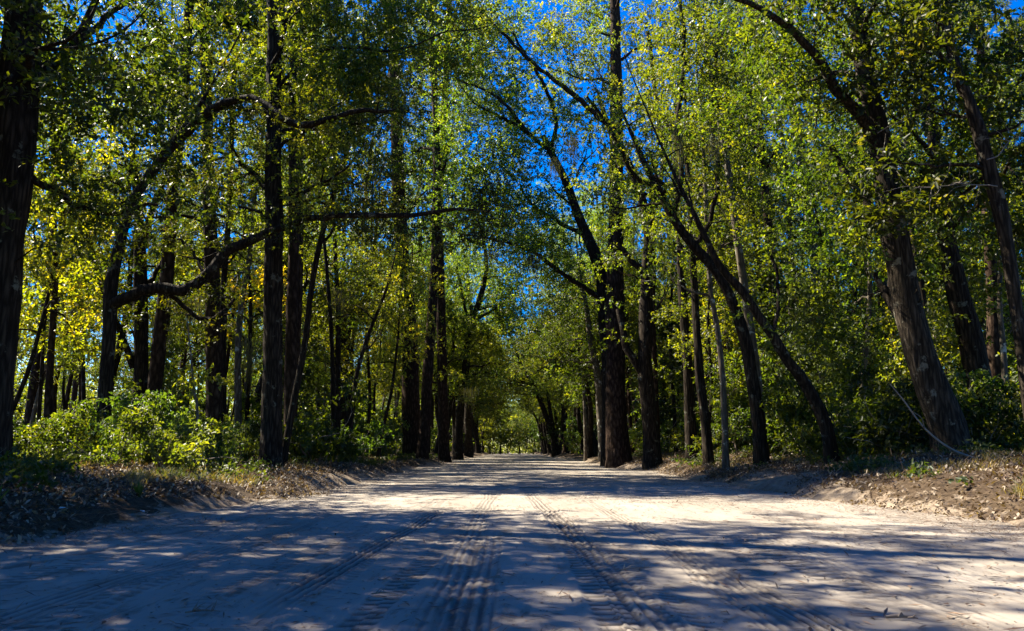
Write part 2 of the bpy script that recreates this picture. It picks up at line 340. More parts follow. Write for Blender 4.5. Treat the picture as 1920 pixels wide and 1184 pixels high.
def auto_limbs(rg, pr, z0, z1, n, length, rise=.5, sub=2, side=None):
    """limbs leaving the trunk polyline pr between heights z0..z1"""
    out = []; zs = pr[:, 2]; idx = np.where((zs >= z0) & (zs <= z1))[0]
    if len(idx) == 0: return out
    ang0 = rg.random() * 6.28
    for k in range(n):
        i = idx[int((k + rg.random()) / n * (len(idx) - 1))]; a = pr[i]
        ang = ang0 + k * 2.4 + rg.normal() * .3
        if side is not None and rg.random() < .6: ang = side + rg.normal() * .7
        fr = 1 - .55 * (a[2] - z0) / max(z1 - z0, .1); L = length * fr * rg.uniform(.65, 1.15)
        d = np.array([math.cos(ang), math.sin(ang), rise * rg.uniform(.3, 1.5)]); d /= np.linalg.norm(d)
        r = min(a[3] * .6, .018 * L + .01); q = [np.r_[a[:3], r]]; p = a[:3].copy(); m = 6
        for s in range(m):
            d = norm(d + rg.normal(size=3) * .24 + np.array([0, 0, .06 * rise - .02])); p = p + d * L / m
            q.append(np.r_[p, max(r * (1 - (s + 1) / m * .85), .008)])
        q = np.array(q); out.append(q)
        for _ in range(sub):
            i2 = rg.integers(2, m); a2 = q[i2]; d2 = norm(d + rg.normal(size=3) * .8); L2 = L * .5; p2 = a2[:3].copy(); q2 = [np.r_[p2, a2[3] * .7]]
            for s in range(4):
                d2 = norm(d2 + rg.normal(size=3) * .2 + np.array([0, 0, .05])); p2 = p2 + d2 * L2 / 4; q2.append(np.r_[p2, max(a2[3] * .7 * (1 - (s + 1) / 4 * .8), .007)])
            out.append(np.array(q2))
    return out
LEAF = {  # cluster radius, sprays, leaves per spray, length, half width, kind, shape
    'oak': (.66, 11, 13, .105, .027, 'leaf', 'quad'), 'oak_far': (.85, 13, 12, .125, .035, 'leaf', 'quad'),
    'maple': (.6, 8, 8, .15, .055, 'leaf', 'six'), 'shrub': (.30, 7, 7, .13, .036, 'leaf', 'six'), 'broad': (.55, 9, 8, .15, .042, 'leaf', 'six'),
    'pine': (.6, 9, 30, .20, .008, 'needle', 'quad'), 'pine_far': (.75, 9, 22, .26, .014, 'needle', 'quad')}
def clusters(rg, limbs, per_m, spread, t0=.3, zmin=None):
    C = []
    for q in limbs:
        L = np.sum(np.linalg.norm(np.diff(q[:, :3], axis=0), axis=1)); n = max(1, int(L * per_m)); na = max(1, int(round(n / 2.6)))
        t = np.repeat(t0 + (1.0 - t0) * rg.random(na) ** .8, 3)[:max(n, 1)]; n = len(t); i = t * (len(q) - 1); i0 = np.minimum(i.astype(int), len(q) - 2)
        p = q[i0, :3] + (q[i0 + 1, :3] - q[i0, :3]) * (i - i0)[:, None]
        C.append(p + np.repeat(rg.normal(size=(na, 3)) * spread, 3, 0)[:n] + rg.normal(size=p.shape) * spread * .5 * np.array([1, 1, .7]) + np.array([0, 0, .15]))
    C = np.concatenate(C)
    if zmin is not None: C = C[C[:, 2] > zmin]
    return C
def wood_and_crown(name, rg, stems, limbs, C, bark, leaf, leafm, sides=12, rough=.18, flare=.6, z0=0.0, k=1.0):
    g = Geo(); skel = []
    for s in stems:
        s = s.copy(); s[:, 3] *= 1 + flare * np.exp(-np.maximum(s[:, 2] - z0, 0) / .35)
        tube(g, s, sides, rough, int(rg.integers(900))); skel.append(s)
    for q in limbs:
        q = cat(q, .35) if len(q) < 12 else q.copy()
        if q[0, 3] > .03: q[1:, :3] += .05 * k * np.stack([vn(q[1:, 0] * 1.7 + c, q[1:, 2] * 1.7, 7) for c in (0, 30, 60)], -1) + .02 * rg.normal(size=(len(q) - 1, 3))
        q[:, 3] = np.maximum(q[:, 3], .006)
        tube(g, q, 9 if q[0, 3] > .04 else 5, rough * 1.1, int(rg.integers(900))); skel.append(q)
    skel = np.concatenate(skel)
    skel = skel[skel[:, 2] > z0 + .3] if np.any(skel[:, 2] > z0 + .3) else skel
    if len(C): twig_links(g, rg, skel, C)
    wm = g.mesh(name + '_wood', M[bark], True); cm = None
    if len(C):
        r, sp, per, L, Wd, kind, shape = LEAF[leaf]
        v, f = crown_leaves(rg, C, r * k * rg.uniform(.7, 1.25, len(C)), sp, per, L * k ** .8, Wd * k ** .8, kind, shape)
        cm = mesh(name + '_crown', v, f, M[leafm])
    return wm, cm

# ------------------------------------------------------------------ the individual trees of the photograph
HERO = []
def hero(name, Y, trunk, label, limbs=(), H=18, cat_='tree', bark='oak_bark', leaf='oak', leafm='oak_leaf', extra=(), auto=(6, 14, 10, 4.0), rise=.5, per_m=1.6,
         spread=.65, zmin=None, seed=0, side=None, dens_limbs=2.0, group=None, sink=.12, k=1.0):
    rg = np.random.default_rng(seed + int(Y * 100) + len(label))
    H *= k; spread *= k; per_m /= k ** .8; dens_limbs /= k ** .8
    if auto: auto = (auto[0] * k, auto[1] * k, auto[2], auto[3] * k)
    def line(pts, dy0=0):
        o = []
        for q in pts:
            dy = q[3] if len(q) > 3 else 0
            p = P(q[0], q[1], Y + dy); o.append(np.r_[p, q[2] / 2 * (Y + dy) / F])
        return np.array(o)
    t = line(trunk); bx = t[0, 0]; gz = float(top_z(bx, Y)); t[0, 2] = gz - sink
    if t[1, 2] < gz + .1: t[1, 2] = gz + .4
    last = t[-1]; d = norm(t[-1, :3] - t[-2, :3]); z = last[2]
    while z < H:
        d = norm(d * .9 + np.array([rg.normal() * .05, rg.normal() * .05, .25])); nx = t[-1, :3] + d * 1.8
        fr = max(.12, (H - nx[2]) / max(H - last[2], .1)); t = np.vstack([t, np.r_[nx, max(last[3] * (.15 + .85 * fr), .015)]]); z = nx[2]
    root = np.array([bx, Y, gz]); t[:, :3] -= root
    tt = cat(t, .22 if Y < 30 else .5); tt[:, :2] += .02 * np.stack([vn(tt[:, 2] / .9, tt[:, 2] * 0, seed), vn(tt[:, 2] / .9, tt[:, 2] * 0 + 5, seed)], -1)
    L = []
    for l in limbs:
        q = line(l); q[:, :3] -= root; L.append(cat(q, .25))
    named = list(L); al = []
    if auto: al = auto_limbs(rg, tt, auto[0], min(auto[1], H), auto[2], auto[3], rise, 2, side)
    subs = []
    for q in named: subs += auto_limbs(rg, q, -99, 99, max(2, int(len(q) * .12)), 1.6, .5, 1)
    C = []
    if al: C.append(clusters(rg, al, per_m, spread, .4))
    if named and dens_limbs > 0: C.append(clusters(rg, named + subs, dens_limbs, .55, .25))
    for (ex, ey, er, en, *dy) in extra:       # extra foliage masses: centre, radius in metres, number
        c = P(ex, ey, Y + (dy[0] if dy else 0)) - root; C.append(c + rg.normal(size=(en, 3)) * er * k * np.array([.6, .6, .45]))
    C = np.concatenate(C) if C else np.zeros((0, 3))
    if len(C):      # keep the near face of the trunk mostly clear of leaves
        tx = np.interp(C[:, 2], tt[:, 2], tt[:, 0]); C = C[~((np.abs(C[:, 0] - tx) < .75 * k) & (C[:, 1] < .3) & (rg.random(len(C)) < .85))]
    e = link(name, None); e.location = root; e['label'] = label; e['category'] = cat_
    if group: e['group'] = group
    big = Y < 26
    wm, cm = wood_and_crown(name, rg, [tt], named + al + subs, C, bark, leaf, leafm, 22 if big else 12, .22 if bark != 'pale_bark' else .14, .28, 0, k)
    link('trunk', wm, e)
    if cm: link('crown', cm, e)
    HERO.append((trunk[0][0], Y, name, label)); return e

hero('oak_tree', 11.5, [(-22, 850, 70), (-12, 700, 66), (-4, 600, 66), (12, 430, 66), (27, 300, 70), (38, 150, 78), (42, 60, 66), (46, -80, 60)],
     'thick dark oak trunk cut off by the left edge of the photo', H=19, auto=(5.2, 16, 12, 4.2), side=0.2, per_m=2.2,
     limbs=[[(55, 330, 16), (120, 370, 12, .5), (190, 400, 9, 1), (300, 380, 6, 1.5)], [(60, 180, 18), (150, 80, 14, 1), (260, -20, 10, 2)]], extra=[(150, 240, 1.1, 14), (110, 60, 1.3, 20), (110, 430, .8, 7), (200, 170, 1.3, 14)], seed=1)
hero('oak_tree', 19.5, [(192, 800, 28), (200, 700, 26), (206, 600, 24), (208, 540, 24), (222, 470, 20), (240, 400, 17), (275, 335, 16), (330, 262, 15)],
     'bent oak whose long low limb sweeps across to the middle of the road', H=13, dens_limbs=1.5,
     limbs=[[(205, 575, 23.4), (245, 555, 22.1), (290, 540, 20.8), (345, 543, 19.5), (385, 518, 19.5), (430, 470, 19.5), (480, 448, 18.2), (530, 428, 15.6), (585, 410, 14.3, -.5), (640, 403, 11.7, -1), (700, 403, 10.4, -1), (770, 405, 9.1, -1), (840, 394, 6.5, -1), (920, 396, 3.9, -1)],
            [(275, 335, 18.2), (335, 262, 18.2), (395, 205, 16.9, -.4), (440, 188, 15.6, -.6), (490, 192, 15.6, -.9), (525, 222, 14.3, -1.2), (560, 235, 14.3, -1.3), (610, 225, 11.7, -1.4), (660, 212, 10.4, -1.5), (735, 208, 6.5, -1.5)],
            [(440, 560, 5, .6), (420, 585, 9, .6), (380, 600, 9, .4), (330, 560, 9, .2), (300, 545, 8)],
            [(385, 518, 8), (372, 490, 6, .4), (360, 470, 5, .5), (335, 450, 4, .7)]], auto=(8, 15, 5, 3), k=.85, extra=[(300, 420, 1.6, 18, 3), (420, 330, 1.8, 18, 3), (600, 290, 1.5, 16, 2.5), (700, 260, 1.4, 18), (720, 400, 1.3, 20), (860, 410, 1.1, 14)], seed=2)
hero('oak_tree', 27, [(262, 800, 28), (264, 700, 27), (264, 560, 26), (262, 450, 22), (258, 380, 16)],
     'dark straight oak forking just right of the bent oak', H=15, auto=(7, 14, 8, 3.2),
     limbs=[[(264, 470, 16), (280, 420, 14), (292, 380, 11), (310, 330, 8)], [(268, 560, 12), (300, 500, 8, .5), (330, 440, 6, 1)], [(250, 690, 14), (225, 620, 12, -.5), (200, 560, 10, -.8), (150, 420, 9, -1)]], extra=[(200, 300, 1.8, 16), (320, 160, 1.8, 16), (240, 40, 1.8, 16)], seed=3)
hero('pine_tree', 25, [(404, 840, 33), (402, 700, 30), (400, 600, 29), (396, 480, 26), (390, 300, 22), (386, 150, 20), (382, 0, 17)],
     'dark pine trunk standing between the bent oak and the big roadside oak', H=22, bark='pine_bark', auto=(6.5, 21, 14, 3.4), side=2.5, leaf='oak', extra=[(420, 60, 1.8, 20), (360, 230, 1.4, 10), (460, 160, 1.3, 10)], seed=4)
hero('hardwood_tree', 27, [(418, 830, 15), (418, 650, 14), (420, 520, 12), (430, 400, 11), (434, 250, 10), (440, 100, 9)],
     'thin dark hardwood almost touching the right side of the dark pine', H=17, auto=(6, 16, 8, 2.6), seed=5)
hero('oak_tree', 20.5, [(510, 868, 39), (510, 780, 37), (511, 600, 34), (514, 480, 34), (515, 400, 35), (513, 300, 31), (513, 180, 28), (514, 60, 26), (512, -60, 23)],
     'big straight black oak trunk on the left verge with ivy clumps', H=20, auto=(6.8, 19, 16, 4.2), per_m=2.3, side=0,
     limbs=[[(514, 180, 8), (570, 110, 7, -.4), (640, 90, 6, -.8), (740, 95, 4, -1.2), (840, 60, 3, -1.6), (920, 50, 2, -2)], [(522, 60, 16), (545, 0, 14), (575, -80, 12)], [(505, 420, 8), (480, 395, 6, -.4), (445, 390, 4, -.8)], [(515, 390, 4), (560, 380, 4, -.5), (600, 370, 3, -1), (650, 355, 2, -1.4)]],
     extra=[(770, 90, 1.6, 34), (860, 40, 1.4, 26), (690, 170, 1.1, 16), (430, 130, 1.8, 28), (610, 100, 2.0, 34), (590, 330, 1.2, 16), (680, 30, 1.8, 28), (560, 10, 1.6, 20), (513, 330, .5, 5)], seed=6)
hero('pine_tree', 47, [(775, 838, 36), (770, 700, 33), (765, 600, 30), (755, 480, 27), (748, 380, 25), (744, 250, 23), (738, 120, 21), (734, 0, 18)],
     'thickest reddish pine on the left, just behind the leaning roadside trunk', H=29, bark='pine_bark', auto=(11, 28, 18, 3.6), extra=[(740, 380, 2.4, 36), (690, 130, 3.0, 44), (820, 90, 3.0, 40), (660, 260, 2.0, 26), (830, 360, 2.2, 30), (770, 220, 2.2, 30)], seed=7, k=1.3, leaf='oak_far', per_m=2.2)
hero('pine_tree', 43, [(792, 862, 21), (796, 790, 20), (802, 700, 19), (809, 600, 18), (815, 500, 17), (819, 380, 16), (818, 250, 14), (812, 120, 12), (808, 0, 11)],
     'slim pine leaning right at the left verge, foot beside the twin trunk', H=24, bark='pine_bark', auto=(10.5, 23, 14, 3), leaf='pine', leafm='needle', seed=8, k=1.5)
hero('pine_tree', 53, [(833, 862, 23), (831, 760, 20), (828, 640, 19), (824, 500, 18), (822, 400, 17), (828, 280, 15), (835, 160, 13), (842, 20, 12)],
     'upright slim pine at the left verge, nearest the road of the close pair', H=25, bark='pine_bark', auto=(11, 24, 14, 3), leaf='pine', leafm='needle', seed=9, k=1.7)
hero('oak_tree', 40, [(638, 820, 26), (640, 740, 22), (645, 680, 18), (652, 620, 14), (668, 590, 13), (688, 555, 12), (697, 500, 9)],
     'crooked forked young oak in the gap left of the thick pine', H=13, auto=(5, 12, 8, 3), leaf='oak_far',
     limbs=[[(645, 670, 11), (642, 625, 9), (652, 590, 7), (668, 570, 6)]], seed=10, k=1.1)
hero('hardwood_tree', 30, [(654, 812, 8), (664, 740, 8), (672, 690, 7), (690, 630, 7), (712, 575, 6), (725, 540, 5)], 'thin dark sapling slanting right across the gap beside the thick pine', H=9, auto=(4, 9, 5, 1.8), seed=11)
hero('hardwood_tree', 32, [(628, 800, 9), (624, 700, 8), (620, 600, 8), (612, 500, 7), (606, 440, 6)], 'thin straight stem just left of the crooked forked young oak', H=12, auto=(5, 12, 6, 2), seed=12)
hero('oak_tree', 66, [(858, 856, 18), (862, 780, 15), (872, 700, 14), (880, 620, 12), (900, 560, 11), (912, 500, 8), (905, 440, 6)],
     'curving dark oak on the left verge beyond the close pair of pines', H=15, auto=(5, 14, 9, 3.8), leaf='oak_far',
     limbs=[[(888, 600, 8), (910, 590, 6), (935, 575, 5), (960, 565, 3)], [(884, 620, 7), (868, 560, 6), (856, 500, 5)]], side=0, extra=[(990, 500, 1.8, 28), (1000, 600, 1.6, 24), (955, 575, 1.5, 20), (1015, 420, 1.6, 22), (915, 500, 1.8, 24), (950, 430, 1.8, 24), (840, 60, 2.2, 34), (870, 300, 2.2, 36), (880, 180, 2.4, 40), (930, 330, 1.8, 26), (900, 420, 2.2, 30), (930, 520, 2.0, 26), (860, 500, 2.0, 26), (960, 600, 1.8, 22)], seed=13, k=1.5)
hero('oak_tree', 85, [(879, 854, 16), (878, 780, 14), (882, 700, 12), (886, 640, 11), (880, 560, 8)], 'dark trunk standing alone past the curving oak on the left verge', H=15, auto=(5, 14, 10, 4.5), leaf='oak_far', side=0, extra=[(900, 640, 2, 26), (880, 560, 2.2, 30), (930, 690, 1.6, 18), (950, 560, 2.0, 26)], seed=14, k=1.6)
# right of the road
hero('pine_tree', 38, [(1160, 855, 46), (1156, 800, 40), (1154, 700, 37), (1153, 560, 34), (1155, 440, 30), (1156, 300, 27), (1155, 150, 23), (1153, 20, 20), (1150, -80, 18)],
     'tallest dark pine at the right verge, its left edge lit by sun', H=24, bark='pine_bark', auto=(11, 23, 12, 3.4), leaf='oak', seed=15, k=1.5, per_m=2)
hero('oak_tree', 41, [(1142, 845, 30), (1142, 700, 28), (1136, 600, 26), (1128, 520, 25), (1112, 470, 23), (1092, 425, 20), (1075, 380, 17), (1058, 335, 15), (1030, 280, 13), (1018, 255, 10)],
     'dark forked oak against the left side of the tallest pine', H=12, auto=(8, 12, 4, 3), dens_limbs=1.3,
     limbs=[[(1022, 275, 9), (985, 245, 8, -.4), (955, 205, 7, -.8), (920, 175, 6, -1), (860, 150, 4, -1.2)], [(1028, 280, 8), (975, 240, 7), (930, 215, 6), (890, 195, 4), (850, 140, 3)],
            [(1035, 275, 9), (1042, 225, 8), (1020, 160, 7, -.5), (990, 110, 6, -.8), (960, 60, 5, -1)], [(1132, 560, 12), (1095, 540, 10, -.5), (1050, 510, 9, -.8), (1010, 480, 8, -1), (960, 458, 6, -1.3), (900, 445, 4, -1.5), (860, 440, 3, -1.5)],
            [(1098, 440, 10), (1060, 425, 8, .5), (1020, 400, 7, .8), (990, 375, 5, 1), (975, 345, 4, 1)]], extra=[(900, 110, 1.8, 30), (985, 160, 1.7, 26), (860, 250, 1.6, 24), (940, 270, 1.5, 22), (1040, 60, 1.7, 26), (900, 390, 1.5, 22), (990, 440, 1.4, 18), (1060, 230, 1.4, 18), (960, 20, 2.0, 36), (1090, 20, 2.0, 36), (900, 300, 1.7, 30), (930, 190, 1.8, 32), (870, 400, 1.3, 18), (1000, 400, 1.5, 20), (1010, 300, 1.5, 22), (1000, 210, 1.9, 32), (1060, 110, 2.0, 36), (930, 110, 1.9, 32), (1080, 300, 1.6, 22), (930, 400, 1.9, 30), (1040, 480, 1.6, 24), (980, 330, 1.4, 18), (860, 60, 1.7, 24)], seed=16, k=1.5)
hero('oak_tree', 33, [(1222, 850, 33), (1216, 760, 28), (1210, 690, 26), (1211, 600, 25), (1213, 510, 22), (1216, 440, 20), (1200, 360, 18), (1170, 290, 16), (1140, 235, 14)],
     'two stemmed dark oak just right of the tallest pine', H=13, auto=(8, 12, 6, 3), dens_limbs=1.3,
     limbs=[[(1212, 710, 16), (1190, 680, 15), (1172, 640, 14, .2), (1160, 580, 12, .5)], [(1212, 515, 14), (1190, 495, 12), (1170, 470, 11), (1150, 455, 10)],
            [(1140, 235, 12), (1090, 190, 11, -.5), (1040, 150, 9, -1), (990, 110, 8, -1.4), (940, 60, 6, -1.8), (900, 20, 4, -2)], [(1216, 450, 13), (1225, 380, 12), (1245, 300, 10), (1230, 180, 9), (1215, 60, 8)]], extra=[(1190, 130, 2.2, 34, 9), (1260, 90, 2.0, 30, 4), (1215, 330, 1.6, 20, 8), (1290, 320, 1.8, 26), (1100, 60, 2.0, 32, 9)], seed=17, k=1.2)
hero('oak_tree', 30, [(1296, 848, 22), (1292, 740, 20), (1286, 640, 18), (1279, 540, 16), (1275, 450, 15), (1268, 340, 13), (1266, 250, 11)],
     'dark slender oak third from the tallest pine on the right verge', H=16, auto=(6, 16, 10, 2.8), seed=18)
hero('oak_tree', 25, [(1328, 852, 18), (1322, 780, 17), (1312, 700, 16), (1305, 600, 14), (1300, 500, 13), (1295, 400, 11)],
     'slim dark trunk with yellow leaves around its foot on right verge', H=15, auto=(6, 15, 9, 2.8), seed=19)
hero('hardwood_tree', 22.5, [(1360, 855, 13), (1358, 780, 12), (1354, 700, 11), (1345, 620, 10), (1332, 540, 9), (1325, 430, 8), (1320, 300, 7)],
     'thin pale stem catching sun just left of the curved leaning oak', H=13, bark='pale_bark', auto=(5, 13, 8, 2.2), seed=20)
hero('oak_tree', 21, [(1428, 856, 26), (1422, 790, 24), (1408, 700, 23), (1398, 640, 22), (1375, 570, 21), (1340, 505, 20), (1300, 460, 18), (1262, 410, 16), (1232, 350, 13), (1205, 300, 11)],
     'dark oak curving left over the verge, second from the slanting trunk', H=10.5, auto=(7, 10, 5, 2.6), dens_limbs=1.5,
     limbs=[[(1262, 410, 12), (1278, 330, 10), (1272, 240, 9), (1282, 120, 8), (1275, 0, 7)], [(1300, 460, 11), (1330, 420, 9), (1345, 330, 8), (1335, 200, 7), (1350, 60, 6)], [(1232, 350, 10), (1190, 330, 8, -.4), (1150, 250, 7, -.8), (1100, 180, 5, -1.2)]], extra=[(1340, 200, 1.7, 30), (1340, 60, 1.7, 30), (1250, 200, 1.2, 12), (1370, 380, 1.4, 20)], seed=21)
hero('oak_tree', 18, [(1562, 862, 25), (1548, 800, 22), (1528, 752, 21), (1500, 705, 21), (1475, 675, 20), (1448, 630, 19), (1420, 590, 18), (1390, 545, 17), (1350, 500, 14), (1320, 440, 11)],
     'slanting dark trunk leaning hard to the left out of the thicket', H=9.5, auto=(5.5, 9.5, 5, 2.4), limbs=[[(1450, 632, 8), (1460, 560, 7, .4), (1450, 480, 6, .8)]], seed=22)
hero('pine_tree', 33, [(1536, 820, 24), (1534, 700, 21), (1536, 600, 20), (1530, 520, 18), (1520, 440, 17), (1510, 370, 16), (1500, 290, 15), (1488, 210, 14), (1478, 170, 11)],
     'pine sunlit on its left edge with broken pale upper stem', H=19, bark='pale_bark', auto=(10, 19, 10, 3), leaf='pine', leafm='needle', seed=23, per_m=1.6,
     limbs=[[(1515, 420, 7), (1540, 340, 6), (1560, 300, 4)], [(1510, 380, 6), (1480, 330, 5), (1455, 300, 3)]], dens_limbs=1.2)
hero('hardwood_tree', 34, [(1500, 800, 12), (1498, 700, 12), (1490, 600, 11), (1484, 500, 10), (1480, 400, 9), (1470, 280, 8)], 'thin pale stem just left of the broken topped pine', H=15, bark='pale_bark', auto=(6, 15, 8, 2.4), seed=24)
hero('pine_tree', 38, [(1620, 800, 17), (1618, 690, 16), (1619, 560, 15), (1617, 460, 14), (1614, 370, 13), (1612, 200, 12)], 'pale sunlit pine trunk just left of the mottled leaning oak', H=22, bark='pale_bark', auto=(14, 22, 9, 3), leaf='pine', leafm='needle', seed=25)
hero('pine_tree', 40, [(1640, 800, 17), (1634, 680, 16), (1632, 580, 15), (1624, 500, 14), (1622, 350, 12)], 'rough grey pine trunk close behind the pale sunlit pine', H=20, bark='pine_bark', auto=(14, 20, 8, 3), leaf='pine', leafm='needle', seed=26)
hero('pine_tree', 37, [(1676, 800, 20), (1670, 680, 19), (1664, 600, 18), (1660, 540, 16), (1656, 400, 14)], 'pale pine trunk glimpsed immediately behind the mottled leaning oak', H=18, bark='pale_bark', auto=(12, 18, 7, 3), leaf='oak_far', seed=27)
hero('oak_tree', 15.5, [(1790, 856, 67), (1775, 800, 62), (1752, 740, 58), (1728, 670, 55), (1706, 590, 53), (1690, 500, 49), (1672, 400, 46), (1656, 300, 41), (1638, 210, 38), (1620, 120, 35), (1605, 20, 32), (1595, -60, 30)],
     'massive mottled oak leaning left over the right verge', H=15, auto=(7, 15, 9, 3.4), side=3.1, dens_limbs=1.5, rise=.6,
     limbs=[[(1655, 300, 26), (1625, 235, 24, -.3), (1590, 190, 22, -.5), (1555, 145, 20, -.7), (1520, 95, 17, -.9), (1480, 55, 15, -1.1), (1430, 20, 13, -1.3), (1380, 0, 11, -1.5), (1330, -40, 8, -1.8)],
            [(1692, 520, 22), (1665, 470, 18, .4), (1640, 400, 16, .8), (1590, 330, 14, 1.2), (1560, 280, 12, 1.5)], [(1712, 620, 22), (1680, 580, 18, .3), (1655, 545, 14, .5), (1640, 515, 9, .7)]], extra=[(1500, 180, 1.3, 24), (1450, 60, 1.2, 20), (1720, 110, 1.5, 28), (1640, 450, 1.0, 14), (1790, 250, 1.3, 22), (1560, 40, 1.0, 14), (1600, 330, .8, 10)], bark='blotched_bark', seed=28)
hero('oak_tree', 18.5, [(1862, 850, 50), (1848, 780, 44), (1832, 700, 42), (1815, 620, 40), (1795, 550, 38), (1778, 470, 33), (1765, 380, 28), (1755, 300, 24)],
     'dark lichen spotted oak leaning left behind the massive mottled oak', H=14, auto=(5.5, 14, 12, 3.6), seed=29, extra=[(1850, 300, 1.8, 30), (1850, 500, 1.5, 24), (1700, 620, 1.2, 14), (1760, 430, 1.6, 26)])
hero('hardwood_tree', 14, [(1945, 850, 27), (1925, 700, 25), (1908, 600, 23), (1892, 480, 24), (1872, 380, 27), (1850, 300, 26), (1828, 220, 24), (1800, 150, 22), (1785, 100, 18), (1770, 20, 14)],
     'pale blotched trunk leaning in from the right edge of the photo', H=11, bark='blotched_bark', auto=(5.0, 11, 12, 2.0), leaf='broad', leafm='oak_leaf', seed=30, per_m=3, side=3.3,
     extra=[(1790, 110, .9, 14), (1880, 120, 1.1, 18), (1870, 330, .8, 10)])
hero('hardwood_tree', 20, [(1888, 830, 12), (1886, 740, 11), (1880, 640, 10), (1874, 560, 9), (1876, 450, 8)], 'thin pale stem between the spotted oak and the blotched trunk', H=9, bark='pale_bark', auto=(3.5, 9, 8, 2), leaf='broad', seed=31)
hero('oak_tree', 50, [(1131, 852, 16), (1126, 780, 15), (1120, 700, 14), (1108, 640, 12), (1100, 580, 10)], 'pale edged young oak in shade just left of the tallest pine', H=13, bark='pale_bark', auto=(5, 13, 9, 3.4), leaf='oak_far', extra=[(1040, 520, 2.0, 26), (1005, 455, 1.7, 22), (1030, 640, 1.5, 18), (1090, 520, 2.4, 36), (1060, 580, 2.0, 28), (1120, 660, 1.6, 20)], seed=32, k=1.1)
hero('oak_tree', 95, [(1042, 850, 14), (1038, 820, 12), (1024, 780, 10), (1012, 750, 9), (996, 715, 8), (980, 690, 6)], 'small forked oak arching left over the far part of the road', H=11, auto=(4, 11, 10, 4.5), leaf='oak_far', side=3.0,
     limbs=[[(1038, 820, 9), (1030, 760, 7), (1022, 700, 5), (1015, 650, 4)], [(1000, 722, 6), (960, 712, 5), (925, 700, 4), (900, 690, 3)]], extra=[(1010, 640, 1.9, 34), (960, 680, 1.6, 24), (1060, 600, 1.8, 28), (1060, 720, 1.4, 18), (900, 700, 1.3, 16)], seed=33, k=1.6)
hero('maple_sapling', 56, [(1098, 850, 6), (1096, 760, 6), (1092, 680, 5), (1088, 620, 4)], 'bright yellow green maple sapling in front of the shaded oaks', H=5.2, bark='pale_bark', auto=None, leaf='maple', leafm='maple_leaf',
     extra=[(1095, 600, .75, 16), (1075, 630, .5, 7), (1115, 610, .5, 6)], cat_='sapling', seed=34, k=2.2)
hero('maple_sapling', 20, [(366, 840, 5), (370, 770, 5), (362, 720, 4)], 'yellow leaved sapling in front of the dark pine trunk', H=2.6, bark='twig' if False else 'pale_bark', auto=None, leaf='maple', leafm='maple_leaf', extra=[(362, 715, .45, 9), (350, 735, .35, 4)], cat_='sapling', seed=35)
hero('maple_tree', 31, [(462, 810, 9), (466, 700, 8), (470, 600, 7), (468, 520, 6)], 'golden leaved young maple glowing behind the big roadside oak', H=9, auto=(4.5, 9, 8, 2.6), leaf='maple', leafm='gold_leaf', cat_='tree', seed=36, extra=[(470, 540, 1.2, 16)])
hero('maple_tree', 23, [(70, 840, 8), (76, 740, 7), (80, 660, 6), (84, 600, 5)], 'bright leaved young maple beside the trunk at the left edge', H=5.5, auto=(1.8, 5.5, 8, 1.7), leaf='maple', leafm='maple_leaf', cat_='tree', seed=37)

